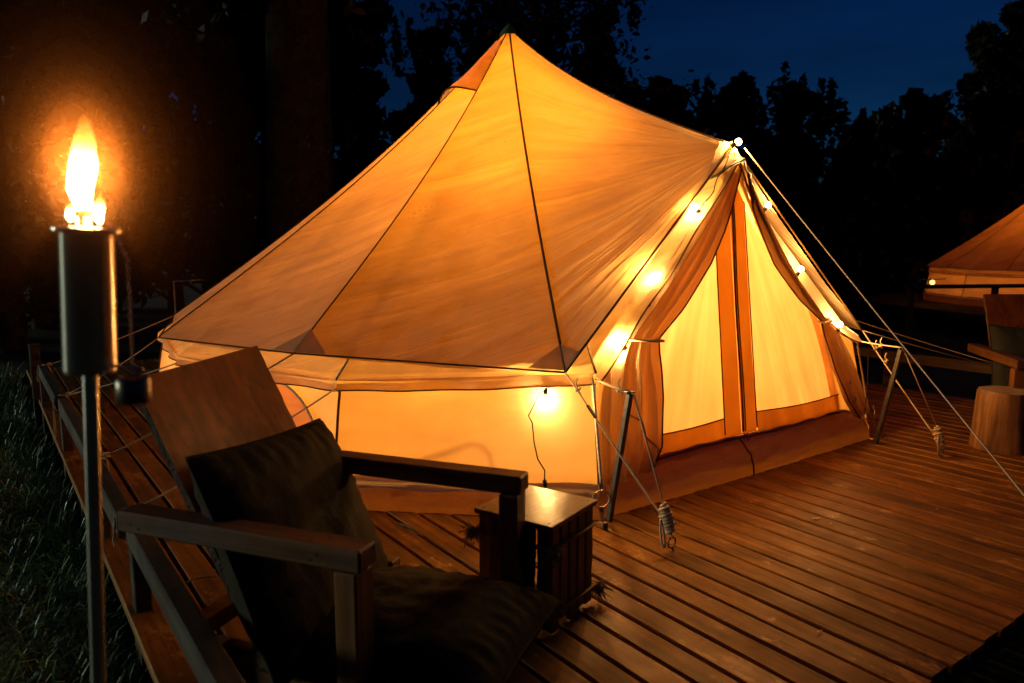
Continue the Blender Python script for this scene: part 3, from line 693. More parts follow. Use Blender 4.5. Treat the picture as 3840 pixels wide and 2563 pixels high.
# ------------------------------------------------------------------ guy ropes
def rope(name, pts, r, label, group='guy ropes of the tent', cat='rope'):
    o = MB().tube([D(*p) for p in pts], r, 6).build(name, M['rope'], None, True, loc=D(*pts[0])); return tag(o, label, cat, group)
def cat2(p, q, sag, n=12):
    return [tuple(Vector(p).lerp(Vector(q), i / n) - Vector((0, 0, 4 * sag * (i / n) * (1 - i / n)))) for i in range(n + 1)]
def lerp(p, q, t): return tuple(Vector(p).lerp(Vector(q), t))
def wrap(ring_p, top_p, label, group):
    """rope wound round itself just above the anchor ring, with a loose loop"""
    t = empty('rope_hank', tuple(D(*ring_p)), ROT, label, 'rope', group)
    tp = Vector(top_p) - Vector(ring_p); b = MB(); n = 9; pts = []
    ax = tp.normalized(); x = ax.orthogonal().normalized(); y = ax.cross(x)
    for k in range(n * 12 + 1):
        f = k / (n * 12); rad = .012 + .012 * math.sin(math.pi * min(1, f * 1.05)) + .004 * math.sin(k * .23)
        a = 2 * math.pi * k / 12; pts.append(tp * (.22 + .78 * f) + x * rad * math.cos(a) + y * rad * math.sin(a))
    b.tube(pts, .0078, 6); b.build('winding', M['rope'], t, True)
    c = tp * .62; lp = []
    for k in range(17):
        a = 2 * math.pi * k / 16; lp.append(c + Vector((-.045 - .024 * math.cos(a) - .02 * math.sin(a / 2), -.03, -.050 + .068 * math.cos(a + .6))))
    MB().tube(lp, .0050, 5, False).build('loose_loop', M['rope'], t, True)
    MB().tube([tp * .26, tp * .12, Vector((0, 0, .02))], .006, 5).build('tail', M['rope'], t, True)
def anchor(p, label, lean=0):
    t = empty('anchor_ring', tuple(D(*p)), ROT, label, 'ring', 'iron anchor rings in the deck')
    MB().tube([(.003, 0, -.02), (.003, 0, .016)], .0045, 6).build('eye_bolt', M['ring'], t)
    MB().tube([Vector((.024 * math.cos(a), .004, .033 + .024 * math.sin(a))) for a in [2 * math.pi * k / 18 for k in range(19)]], .0035, 6, False).build('ring', M['ring'], t, True)
def slider(p, q, f, label):
    a = D(*lerp(p, q, f)); b_ = D(*lerp(p, q, f + .075 / (Vector(q) - Vector(p)).length))
    tag(MB().bar(a, b_, .022, .010, bev=.004).build('rope_slider', M['wire'], None, loc=a), label, 'slider', 'dark rope sliders')
def iron_post(p, q, label):
    a = D(*p); b_ = D(*q); t = empty('iron_post', tuple(a), 0, label, 'post', 'dark metal posts holding the guy ropes')
    v_ = b_ - a; x = v_.normalized(); b = MB(); b.bar((0, 0, 0), v_, .026, .026, up=(U[0], U[1], 0), bev=.002); b.build('shaft', M['metal'], t)
    b = MB(); o = v_; b.bar(o + Vector((-.03 * U[0], -.03 * U[1], .008)), o + Vector((.03 * U[0], .03 * U[1], .004)), .012, .006); b.build('cleat', M['metal'], t)
K0 = tuple(kseam(0, 1)); K1_ = tuple(kseam(1, 1)); K2_ = tuple(kseam(2, 1)); KRr = tuple(kseam(10, 1)); K9 = tuple(kseam(9, 1))
E0 = tuple(eseam(0, 1) - Vector((0, 0, .03))); E1 = tuple(eseam(1, 1) - Vector((0, 0, .04))); E2 = tuple(eseam(2, 1) - Vector((0, 0, .04))); ERr = tuple(eseam(11, 1) - Vector((0, 0, .03)))
PT0, PT1 = (-1.275, -2.735, .655), (1.195, -2.715, .645)
iron_post((-1.255, -2.592, .0), PT0, 'dark metal post leaning out from the left door corner of the tent')
iron_post((1.145, -2.616, .0), PT1, 'dark metal post leaning out at the far right corner of the tent')
RL, RR_ = (-1.266, -3.007, 0), (1.165, -3.029, 0)
anchor(RL, 'iron ring screwed into the deck in front of the crate side of the tent'); anchor(RR_, 'iron ring screwed into the deck near the log stump')
WL = (-1.275, -2.955, .20); WR = (1.175, -2.98, .19)
wrap((RL[0], RL[1], .04), WL, 'pale rope hank wound above the deck ring near the crate', 'rope hanks at the deck rings')
wrap((RR_[0], RR_[1], .04), WR, 'pale rope hank wound above the deck ring near the log stump', 'rope hanks at the deck rings')
rope('guy_rope', cat2(K0, (WL[0] + .0, WL[1], .135), .004), .0045, 'pale guy rope with slider from the cover corner down to the near ring')
slider(K0, (WL[0], WL[1], .135), .24, 'dark slider on the near guy rope left of the iron post')
rope('guy_rope', [E0, lerp(E0, PT0, .5), (PT0[0], PT0[1], PT0[2] + .012)], .0055, 'short doubled guy rope from the left eave to the iron post')
rope('guy_rope', [(PT0[0], PT0[1], PT0[2] + .012), (PT0[0] + .012, PT0[1] - .016, PT0[2] - .01), WL], .0045, 'pale guy rope from the left post top down to the near ring')
rope('guy_rope', cat2(ERr, (PT1[0], PT1[1], PT1[2] + .012), .004), .0055, 'short guy rope from the right eave to the far post top')
rope('guy_rope', [(PT1[0], PT1[1], PT1[2] + .012), (PT1[0] + .012, PT1[1] - .02, PT1[2] - .02), WR], .0042, 'guy rope from the far post top down to the ring near the log')
rope('guy_rope', cat2(KRr, (WR[0], WR[1], .12), .006), .0048, 'guy rope from the right cover corner down to the ring near the log')
PKG = (.0, -4.10, .02)
PG0 = tuple(PEAK + Vector((.02, -.07, -.02)))
rope('guy_rope', cat2(PG0, (.0, -4.10, .02), .006), .0038, 'long guy rope running from the door peak down past the log stump')
# lit knots, loops: small rope stubs at the junctions
def knot(p, label):
    c = D(*p); b = MB()
    b.tube([c + Vector((.012 * math.cos(k), .012 * math.sin(k), .004 * k - .02)) for k in range(9)], .005, 5); b.tube([c, c + Vector((-.012, -.01, .03)), c + Vector((-.004, -.012, .055))], .004, 5)
    tag(b.build('rope_knot', M['rope'], None, True, loc=c), label, 'knot', 'small knots in the guy ropes')
knot(lerp(K0, WL, .14), 'small knot just below the near corner of the tent cover')
knot(lerp(E0, PT0, .72), 'small knot beside the top of the near iron post')
knot(lerp(ERr, PT1, .55), 'small knot beside the top of the far iron post')
knot(lerp(KRr, WR, .2), 'small knot high on the right hand ring rope')
knot(lerp(KRr, WR, .34), 'small knot lower on the right hand ring rope')
# left side ropes to the rail
TA = -3.262
def tie(b_, z, label, drop=.14):
    t = empty('rope_tie', tuple(D(TA, b_, z)), ROT, label, 'rope', 'rope ends knotted round the left rail')
    m_ = MB()
    for q in range(3):
        yy = -.012 + .012 * q
        m_.tube([Vector((.042 * math.cos(a) * (1 if True else 1), yy + .002 * math.sin(a * 3), -.045 + .056 * math.sin(a))) for a in [2 * math.pi * k / 14 for k in range(15)]], .005, 5, False)
    m_.build('winding', M['rope'], t, True)
    k_ = MB(); k_.tube([Vector((.04 + .016 * math.cos(k * 1.1), .012 * math.sin(k * 1.3), .012 + .01 * math.sin(k * .8))) for k in range(12)], .0055, 5); k_.build('knot', M['rope'], t, True)
    lp = MB(); lp.tube([(-.045, -.01, -.02), (-.052, -.02, -.07), (-.056, -.012, -drop * .8), (-.05, -.005, -drop), (-.048, .004, -drop * .8), (-.05, .006, -.05), (-.044, 0, -.01)], .0042, 5); lp.build('hanging_loop', M['rope'], t, True)
for b_, p, lab, lab2, dr in ((-2.10, E1, 'rope tied round the rail just behind the near chair arm', 'guy rope from the tent side to the rail behind the near chair arm', .12),
                     (-1.26, K1_, 'rope tied round the rail right beside the torch pole', 'guy rope from the second cover corner to the rail by the torch', .16),
                     (.46, E2, 'rope with a long hanging loop tied round the rail left of the torch', 'guy rope from the far left eave to the rail left of the torch', .26),
                     (1.92, tuple(kseam(3, 1)), 'rope tied round the far end of the left rail', 'guy rope from the far left corner to the end of the rail', .12)):
    tie(b_, .335, lab, dr)
    rope('guy_rope', cat2(p, (TA + .045, b_, .345), .012), .0045, lab2)
rope('guy_rope', cat2(K2_, (TA + .045, .50, .345), .02), .003, 'thin slack cord from the far left cover corner to the rail')
# right side ropes to the right rail
rope('guy_rope', cat2(K9, tuple(Vector((3.14 - .04, -2.55, .34))), .012), .0042, 'guy rope from the far right cover corner to the rail behind the chair')
rope('guy_rope', cat2(KRr, tuple(Vector((3.14 - .04, -2.60, .31))), .008), .0038, 'thin guy rope from the door side cover corner to the rail behind the chair')
t = empty('rope_tie', tuple(D(3.10, -2.60, .34)), ROT, 'rope hank tied round the right rail under the far chair arm', 'rope')
m_ = MB()
for q in range(6): m_.tube([Vector((.05 * math.cos(a), -.05 + .014 * q, -.05 + .062 * math.sin(a))) for a in [2 * math.pi * k / 12 for k in range(13)]], .006, 5, False)
m_.build('winding', M['rope'], t, True)
m_ = MB(); m_.tube([Vector((-.06, -.06 + .03 * math.cos(a) * 1.4, -.14 + .03 * math.sin(a))) for a in [2 * math.pi * k / 12 for k in range(13)]], .0045, 5, False); m_.build('hanging_loop', M['rope'], t, True)

# ------------------------------------------------------------------ string lights round the door
sl = empty('string_lights', tuple(D(0, -2.5, 0)), ROT, 'black cable with lit round bulbs draped round the tent door', 'string lights')
SLO = Vector((0, -2.5, 0))
hemL = lambda u: PEAKI.lerp(eseam(0, 1), u); hemR = lambda u: PEAKI.lerp(eseam(11, 1), u) - Vector((.042, 0, .12)) * (4 * u * (1 - u))
SOCK = []
def bulb(c, d, k):
    c = Vector(c) - SLO; d = Vector(d).normalized()
    s_ = MB(); s_.tube([c, c + d * .018, c + d * .034], .012, 10, True, 0, [.010, .0125, .0115]); so = s_.build('socket', M['wire'], sl, True)
    b = MB(); bm = bmesh.new(); bmesh.ops.create_icosphere(bm, subdivisions=3, radius=.021)
    for v in bm.verts: v.co += c + d * .053
    bm.verts.index_update(); b.add([v.co.copy() for v in bm.verts], [[v.index for v in f.verts] for f in bm.faces]); bm.free()
    b.build('bulb', M['bulb'], so, True); SOCK.append(c); pt('bulb_light', tuple(c + d * .053), 13.5, (1.0, .52, .155), .018, so)
wallp = lambda: None
B1s = pol(2.80, -122.0, .59)
specs = [(Vector((-1.425, -2.305, .625)), (0, 0, -1)),
         (Vector((-.985, -2.41, .80)), (-.9, -.12, .1)),
         (Vector((-.700, -2.365, 1.14)), (-.9, -.10, .35)),
         (Vector((-.350, -2.315, 1.505)), (-.8, -.1, .45)),
         (Vector((-.065, -2.30, 1.885)), (.8, -.1, .45)),
         (Vector((.240, -2.31, 1.520)), (.6, -.1, .7)),
         (Vector((.538, -2.36, 1.125)), (.6, -.1, .8)),
         (Vector((.955, -2.41, .745)), (.25, -.1, 1))]
for k, (c, d) in enumerate(specs): bulb(c, d, k)
cab = []
for k in range(len(SOCK) - 1):
    a, b_ = SOCK[k], SOCK[k + 1]
    seg = catenary(a, b_, .035 if k else .02, 10)
    cab += [p + Vector((.008 * math.sin(i * 1.3 + k), -.006 * math.cos(i * 1.7), 0)) if 0 < i < 10 else p for i, p in enumerate(seg)][:-1 if k < len(SOCK) - 2 else None]
MB().tube(cab, .0034, 5).build('cable', M['wire'], sl, True)
s0 = SOCK[0]
tail = [s0, s0 + Vector((-.05, -.01, -.02)), s0 + Vector((-.085, -.015, -.07)), s0 + Vector((-.12, -.02, -.115)), s0 + Vector((-.105, -.03, -.15)), s0 + Vector((-.10, -.04, -.25)), s0 + Vector((-.085, -.05, -.33)), s0 + Vector((-.05, -.06, -.39)), s0 + Vector((-.05, -.06, -.44))]
MB().tube(tail, .0036, 5).build('cable_tail', M['wire'], sl, True)
MB().tube([tail[-1], tail[-1] + Vector((.006, 0, -.035))], .011, 8).build('cable_plug', M['wire'], sl, True)
e0 = SOCK[-1]; MB().tube([e0, e0 + Vector((.10, -.03, -.05)), e0 + Vector((.22, -.1, -.16)), e0 + Vector((.20, -.12, -.35)), e0 + Vector((.18, -.12, -.6)), e0 + Vector((.26, -.1, -.655))], .003, 5).build('cable_tail', M['wire'], sl, True)

# ------------------------------------------------------------------ armchair
def make_chair(label, group, cush):
    t = empty('garden_armchair', (0, 0, 0), 0, label, 'armchair', group)
    AT = .58
    for sy, sk in ((-1, -.09), (1, .09)):
        y = sy * .345
        MB().bar((-.41 + sk, y, AT - .034), (.40 + sk, y, AT - .034), .082, .062, bev=.006).build('armrest', M['chair_wood'], t)
        MB().bar((.355 + sk, y, .0), (.355 + sk, y, AT - .067), .066, .088, up=(0, 1, 0), bev=.005).build('front_post', M['chair_post'], t)
        MB().bar((-.27 + sk * .3, y * .87, .13), (.42 + sk, y * .87, .13), .042, .13, bev=.004).build('side_rail', M['chair_wood'], t)
        MB().bar((-.115 + sk, y * .96, .0), (-.115 + sk, y * .96, .21), .06, .06, up=(0, 1, 0), bev=.004).build('rear_leg', M['chair_post'], t)
        for xq, zq in ((-.36, .0), (-.33, -.012), (.27, .004), (.25, -.014)):
            MB().tube([(xq + sk, y - .0405, AT - .034 + zq), (xq + sk, y - .0420, AT - .034 + zq)], .0045, 8).build('screw', M['ring'], t)
        for xq in (.24, .28):
            MB().tube([(xq + sk, y + (.012 if xq > .25 else -.014), AT - .004), (xq + sk, y + (.012 if xq > .25 else -.014), AT - .0023)], .0048, 8).build('screw', M['ring'], t)
    # plywood back, leaning
    TL_ = Vector((-.487, -.305, .95)); TR_ = Vector((-.612, .387, .95)); dn = Vector((math.sin(R(28.5)), 0, -math.cos(R(28.5)))); ey = (TR_ - TL_).normalized()
    nrm = dn.cross(ey).normalized(); nrm = nrm if nrm.x > 0 else -nrm; x = -dn; th = .020; nn_ = 30
    b = MB(); vs = []; fs = []
    for k in range(nn_ + 1):
        u = k / nn_
        for P_, sgn in ((TL_, -1), (TR_, 1)):
            p = P_ + dn * (.92 * u) + ey * (.006 * fbm(u * 16, sgn * 3, 2))
            vs += [p - nrm * th, p] if sgn < 0 else [p, p - nrm * th]
    for k in range(nn_):
        q = k * 4; fs += [(q + 1, q + 2, q + 6, q + 5), (q + 3, q, q + 4, q + 7)]
    b.add(vs, fs, mi=0); b.add(vs, [(k * 4, k * 4 + 1, k * 4 + 5, k * 4 + 4) for k in range(nn_)] + [(k * 4 + 2, k * 4 + 3, k * 4 + 7, k * 4 + 6) for k in range(nn_)] + [(0, 3, 2, 1), (nn_ * 4, nn_ * 4 + 1, nn_ * 4 + 2, nn_ * 4 + 3)], mi=1)
    b.build('backboard', [M['ply'], M['ply_edge']], t)
    MB().bar((-.30, -.3, .22), (-.30, .3, .22), .06, .05).build('rear_stretcher', M['chair_wood'], t)
    MB().bar((.24, -.31, .07), (.42, .31, .07), .05, .07).build('front_stretcher', M['chair_wood'], t)
    # cushions: pillow shapes with puckered piping
    def cushion(name, c, ex, ey, ez, sx, sy, h, seed, mat, pk=.5):
        def P(u, v, top):
            a = (u - .5) * 2; b__ = (v - .5) * 2
            e = (1 - abs(a) ** 3.2) * (1 - abs(b__) ** 3.2); e = max(0, e) ** .42
            z = h * .5 * e * (1 if top else -1)
            rim = max(abs(a), abs(b__))
            z += (.012 * fbm(a * 2.2 + seed, b__ * 2.2, seed) + .005 * math.sin(34 * (a if abs(b__) > abs(a) else b__)) * max(0, (rim - .55)) * 2.2) * min(1, (1 - rim) * 8)
            cx = 1 - .05 * (1 - b__ * b__) * abs(a) ** 2
            return Vector(c) + ex * (a * sx / 2 * (1 - .04 * (1 - b__ * b__))) + ey * (b__ * sy / 2 * (1 - .04 * (1 - a * a))) + ez * z
        m_ = MB(); m_.grid(lambda u, v: P(u, v, True), 44, 44); m_.grid(lambda u, v: P(u, v, False), 20, 20)
        o = m_.build(name, mat, t, True)
        rp = [P(k / 30, 0, True) for k in range(30)] + [P(1, k / 30, True) for k in range(30)] + [P(1 - k / 30, 1, True) for k in range(30)] + [P(0, 1 - k / 30, True) for k in range(31)]
        MB().tube([q + ez * .0 for q in rp], .005, 5, False).build('piping', mat, o, True)
        return o
    X, Y, Z = Vector((1, 0, 0)), Vector((0, 1, 0)), Vector((0, 0, 1))
    sd_ = Vector((.995, 0, .04)).normalized(); sn = Vector((-.04, 0, .995)).normalized()
    cushion('seat_cushion', (.285, -.03, .170), sd_, Y, sn, .70, .62, .25, 3, cush)
    ey2 = (ey * math.cos(R(6)) - x * math.sin(R(6))).normalized(); x2 = (x * math.cos(R(6)) + ey * math.sin(R(6))).normalized()
    c0 = (TL_ + TR_) / 2 + dn * .655 + nrm * .085 - ey * .045
    cushion('back_cushion', c0, x2, ey2, nrm, .68, .78, .21, 8, cush)
    return t
GRP = 'wooden armchairs with plywood backs'
chair = make_chair('large wooden armchair with plywood back and dark cushions in the left foreground', GRP, M['cushion'])
chair.location = (-.537, 2.241, 0); chair.rotation_euler = (0, 0, math.atan2(-.35, .937))
chair2 = copy_tree(chair); chair2['label'] = 'far wooden armchair cut off by the right edge behind the log stump'
chair2.location = (3.72, 5.0, 0); chair2.rotation_euler = (0, 0, R(-101.5))
for ch in chair2.children:
    if ch.name.startswith(('seat_cushion', 'back_cushion')):
        me = ch.data.copy(); me.materials.clear(); me.materials.append(M['pillow']); ch.data = me

# ------------------------------------------------------------------ crate side table
cr_ = empty('crate_table', (.090, 2.600, 0), math.atan2(.26, .176), 'small dark slatted crate table with a glossy lid between chair and tent', 'table')
S_ = .318; HT = .40
MB().box((0, 0, HT - .0095), (S_ + .008, S_ + .008, .019), bev=.0025).build('lid', M['crate_top'], cr_)
for x_, y_ in ((-1, -1), (-1, 1), (1, -1), (1, 1)): MB().lathe([(0, .0015), (.004, .001), (.0045, 0)], 8, (x_ * (S_ / 2 - .022), y_ * (S_ / 2 - .022), HT)).build('screw', M['ring'], cr_)
h = S_ / 2 - .012
def slat(x, y, ax, wd, z0, z1, sd):
    b = MB(); nn_ = 12; vs = []; fs = []
    for k in range(nn_ + 1):
        u = k / nn_; z = z0 + (z1 - z0) * u; e0_ = wd / 2 + .0035 * fbm(u * 5, sd, 1); e1_ = wd / 2 + .0035 * fbm(u * 5, sd, 6)
        for q, o in ((-e0_, -.007), (e1_, -.007), (e1_, .007), (-e0_, .007)):
            vs.append((x + q, y + o, z) if ax == 0 else (x + o, y + q, z))
    for k in range(nn_):
        for c in range(4): fs.append((k * 4 + c, k * 4 + (c + 1) % 4, k * 4 + 4 + (c + 1) % 4, k * 4 + 4 + c))
    fs += [(0, 1, 2, 3), (nn_ * 4 + 3, nn_ * 4 + 2, nn_ * 4 + 1, nn_ * 4)]
    b.add(vs, fs); b.build('slat', M['crate'], cr_)
for sg in (-1, 1):
    for k in range(5):
        q = -h + .026 + k * (2 * h - .052) / 4
        slat(q, sg * h, 0, .044, .02 + random.uniform(-.015, .02), HT - .021, k + sg * 3.3)
        slat(sg * (h + .0), q, 1, .044, .02 + random.uniform(-.015, .02), HT - .021, k + sg * 7.7)
for zz in (.315, .075):
    MB().tube([(h + .012, h + .012, zz), (-h - .012, h + .012, zz - .005), (-h - .012, -h - .012, zz), (h + .012, -h - .012, zz - .006), (h + .012, h + .012, zz)], .0065, 6).build('lashing_rope', M['jute'], cr_, True)
for x_, y_, z_ in ((-h - .02, -h - .02, .315), (-h - .02, h + .02, .315), (h + .02, -h - .02, .06)):
    b = MB()
    for k in range(190):
        d = Vector((random.gauss(0, 1) + (.3 if x_ > 0 else -.3), random.gauss(0, 1) - .2, random.gauss(0, .8) - .3)).normalized() * random.uniform(.012, .032)
        c = Vector((x_, y_, z_)); e = Vector((random.gauss(0, .010), random.gauss(0, .010), random.gauss(0, .010)))
        b.tube([c + e * .3, c + d * .6 + e, c + d + e * 1.6 + Vector((random.gauss(0, .006), random.gauss(0, .006), -.008))], .0013, 3)
    b.build('frayed_knot', M['jute'], cr_)

# ------------------------------------------------------------------ log stump
lg = empty('log_stump', (3.20, 4.74, 0), 0, 'peeled log stump standing on the deck near the right edge', 'stump')
b = MB(); prof = [(.178, 0), (.176, .02), (.168, .12), (.162, .25), (.158, .36), (.150, .385)]
b.lathe(prof, 40, wob=.11); b.build('log_side', M['log_bark'], lg, True)
b = MB(); b.lathe([(.150, .385), (.10, .389), (.05, .388), (.001, .388)], 40, wob=.11); b.build('log_top', M['log_top'], lg, True)

# ------------------------------------------------------------------ litter on the deck
def leaf(x, y, r, rz, label):
    pts = [(-1, 0), (-.6, .34), (0, .42), (.5, .25), (1, 0), (.5, -.3), (0, -.4), (-.55, -.3)]; b = MB()
    vs = [(r * a * math.cos(rz) - r * c * math.sin(rz), r * a * math.sin(rz) + r * c * math.cos(rz), .004 + .12 * r * abs(a) ** 2 + (.1 * r if i % 2 else 0)) for i, (a, c) in enumerate(pts)]
    b.add([(0, 0, .006)] + vs, [(0, k + 1, (k + 1) % 8 + 1) for k in range(8)])
    o = b.build('fallen_leaf', M['leaf_dry']); o.location = (x, y, .001); tag(o, label, 'leaf', 'dry leaves lying on the deck')
def twig(x, y, l, rz, label):
    b = MB(); pt_ = []
    for k in range(7): u = k / 6; pt_.append((l * u, .012 * math.sin(u * 6), .006 + .004 * math.sin(u * 4)))
    b.tube(pt_, .003, 5, rr=[.004 * (1 - .5 * k / 6) for k in range(7)]); b.tube([pt_[3], (l * .62, .035, .008), (l * .7, .06, .01)], .0018, 4); b.tube([pt_[4], (l * .8, -.03, .012)], .0016, 4)
    o = b.build('twig', M['twig'], None, True); o.location = (x, y, .001); o.rotation_euler = (0, 0, rz); tag(o, label, 'twig', 'dry twigs lying on the deck')
def on(u, v):
    x = (u - 1174.5) / 1706.7; z = -(v - 784) / 1706.7; c, s = math.cos(R(7.776)), math.sin(R(7.776)); dy = c + z * s; dz = -s + z * c; t_ = -CAM_H / dz
    return x * t_, dy * t_
for (u, v, r, a, lab) in ((1873, 1192, .028, .3, 'pale dry leaf on the deck boards in front of the door'), (1905, 1204, .013, 1, 'tiny curled leaf beside the pale leaf in front of the door'),
                          (1880, 1452, .015, .5, 'curled brown leaf near the front end of the deck'), (2150, 1170, .012, 2, 'small leaf on the deck right of the middle'),
                          (925, 1232, .012, .2, 'small leaf on the deck behind the foreground chair')): leaf(*on(u, v), r, a, lab)
twig(*on(968, 1232), .20, 2.3, 'forked twig on the deck behind the foreground chair'); twig(*on(430, 1340), .16, .5, 'twig on the boards between the rail and the near chair')
twig(*on(395, 985), .3, .2, 'thin twig on the far left deck boards')

# ------------------------------------------------------------------ torch
TX, TY = -.776, 1.22
tor = empty('garden_torch', (TX, TY, GZ), 0, 'tall steel oil torch burning in the left foreground', 'torch')
LEAN = R(2.8); tor.rotation_euler = (0, LEAN, 0)
zt = 1.366 - GZ; zb = zt - .232; rt = .0405
b = MB(); b.lathe([(.012, 0), (.012, zb + .01)], 16); b.build('pole', M['steel'], tor, True)
b = MB(); b.lathe([(.011, zb), (rt * .96, zb + .0), (rt, zb + .006), (rt, zt - .004), (rt + .002, zt)], 40); b.build('oil_canister', M['steel'], tor, True)
b = MB(); b.lathe([(rt + .002, zt - .004), (rt + .012, zt), (rt + .012, zt + .005), (rt - .004, zt + .007), (.014, zt + .004), (.014, zt + .022), (.009, zt + .022), (.001, zt + .020)], 40); b.build('rim', M['steel'], tor, True)
MB().lathe([(.010, zt + .018), (.010, zt + .034), (.001, zt + .036)], 14).build('wick', M['jute'], tor, True)
# chain and hanging snuffer cap
b = MB(); cpt = []
for k in range(34):
    f = k / 33; p = Vector((rt + .008 + .022 * min(1, f * 5) + .006 * f, -.01, zt + .004 - .235 * f)); cpt.append(p)
for k in range(33):
    p = cpt[k]; q = cpt[k + 1]; c = (p + q) / 2; ax = Vector((1, 0, 0)) if k % 2 else Vector((0, 1, 0))
    b.tube([c + ax * .0026 * math.cos(a) + (q - p).normalized() * .0048 * math.sin(a) for a in [2 * math.pi * j / 8 for j in range(9)]], .0010, 4, False)
ch = b.build('chain', M['steel'], tor)
b = MB(); cpx = cpt[-1]; b.lathe([(.001, 0), (.022, -.002), (.027, -.008), (.027, -.044), (.025, -.046)], 28, (cpx.x, cpx.y, cpx.z)); b.build('snuffer_cap', M['cap'], tor, True)
b = MB(); b.tube([(rt, 0, zb + .012), (rt + .05, -.005, zb + .010)], .003, 6); b.build('cap_hook', M['steel'], tor, True)
HALO = [(.05 * 1.27 ** k + .01, .045 * 1.24 ** k + .01, .11 * 1.20 ** k, .34 * .56 ** k) for k in range(9)]
# flames
def flame(c, h_, r_, name, lean=.0):
    prof = [(0, .0), (.32, .04), (.52, .12), (.78, .28), (.96, .45), (1.0, .55), (.92, .66), (.66, .80), (.42, .9), (.2, .97), (.03, 1.0)]
    b = MB(); n_ = 20; vs = []
    for rr_, zz in prof:
        for k in range(n_):
            a = 2 * math.pi * k / n_; q = r_ * rr_ * (1 + .16 * math.sin(a * 2 + zz * 6) + .10 * math.sin(a * 3 - zz * 11) + .22 * fbm(math.cos(a), math.sin(a), zz * 3.5 + c[0] * 90) * zz); vs.append((c[0] + q * math.cos(a) + lean * zz * zz - .006 * math.sin(zz * 5) * h_ / .15, c[1] + q * math.sin(a), c[2] + zz * h_))
    fs = [(i * n_ + k, i * n_ + (k + 1) % n_, (i + 1) * n_ + (k + 1) % n_, (i + 1) * n_ + k) for i in range(len(prof) - 1) for k in range(n_)]
    b.add(vs, fs); return b.build(name, M['flame'], tor, True)
flame((0, 0, zt + .022), .162, .0205, 'flame', -.004); flame((.026, -.006, zt + .012), .050, .0075, 'side_flame'); flame((-.022, -.004, zt + .014), .034, .006, 'side_flame')
fl_ = pt('flame_light', (0.0, -.0, zt + .105), 9.0, (1.0, .40, .085), .022, tor)
# added scattering shells that imitate lens glow round the flame
halo_root = empty('torch_halo', (TX + math.sin(LEAN) * (zt + .1), TY, GZ + math.cos(LEAN) * (zt + .105)), 0, 'added orange halo imitating lens glow around the torch flame', 'halo', kind='stuff')
for k, (rx, ry, rz, dens) in enumerate(HALO):
    sm = MB(); bm = bmesh.new(); bmesh.ops.create_icosphere(bm, subdivisions=4, radius=1.0)
    bm.verts.index_update(); sm.add([(v.co.x * rx, v.co.y * ry, v.co.z * rz) for v in bm.verts], [[v.index for v in f.verts] for f in bm.faces]); bm.free()
    m = bpy.data.materials.new('halo'); m.use_nodes = True; n = m.node_tree; n.nodes.clear()
    o = N(n, 'ShaderNodeOutputMaterial'); v_ = N(n, 'ShaderNodeVolumeScatter'); v_.inputs['Color'].default_value = (1, .50, .18, 1); v_.inputs['Density'].default_value = dens
    n.links.new(v_.outputs[0], o.inputs['Volume']); so = sm.build('halo', m, halo_root, True); so['kind'] = 'stuff'

# ------------------------------------------------------------------ neighbouring tent and its deck
deck2 = empty('far_deck', (11.9, 16.6, 0), .2, kind='structure')
MB().box((0, 0, -.06), (8, 8, .12)).build('deck_floor', M['beam'], deck2)
tent2 = copy_tree(tent); tent2['label'] = 'second bell tent glowing dimly at the right edge of the picture'
tent2.location = (12.10, 16.2, .01); tent2.rotation_euler = (0, 0, R(62))
l2 = empty('far_lantern', (11.75, 16.2, 1.9), 0, 'dim lantern inside the far tent at the right edge', 'lantern')
b = MB(); b.lathe([(.03, .07), (.05, .06), (.055, -.05), (.03, -.06)], 12, (.2, -.2, 0)); b.build('lamp_cage', M['ring'], l2)
pt('far_lantern_light', (.3, -.6, -.5), 170, (1, .36, .07), .1, l2)
sl2 = empty('string_lights', (9.0, 15.6, .45), 0, 'two small lit bulbs under the eave of the far right tent', 'string lights')
for dx, dz, s_ in ((.02, .02, .05), (.16, -.06, .035), (-.10, -.07, .03)):
    b = MB(); bm = bmesh.new(); bmesh.ops.create_icosphere(bm, subdivisions=2, radius=s_)
    for v in bm.verts: v.co += Vector((dx, 0, dz))
    bm.verts.index_update(); b.add([v.co.copy() for v in bm.verts], [[v.index for v in f.verts] for f in bm.faces]); bm.free(); b.build('bulb', M['bulb_far'], sl2, True)
sl2.location.x -= .22
MB().tube([(-.3, 0, .1), (0.0, 0, .07), (.3, 0, .1)], .01, 5).build('cable', M['wire'], sl2)
fr = empty('far_rail', (7.4, 11.4, GZ), R(8), 'dark rail crossing in front of the far tent', 'railing')
MB().box((0, 0, 1.03), (3.0, .05, .06), bev=.005).build('beam', M['rail'], fr)
for x_ in (-1.4, 0, 1.4): MB().box((x_, 0, .50), (.07, .07, 1.0)).build('post', M['rail'], fr)
# thin pale frame behind the left end of the tent
pf = empty('pale_frame', (-4.45, 9.8, GZ), 0, 'thin pale frame standing in the dark behind the tent', 'frame')
MB().tube([(0, 0, 0), (0, 0, 1.19)], .010, 6).build('upright', M['hem'], pf); MB().tube([(0, 0, 1.19), (.40, 0, 1.21)], .006, 6).build('crossbar', M['hem'], pf)

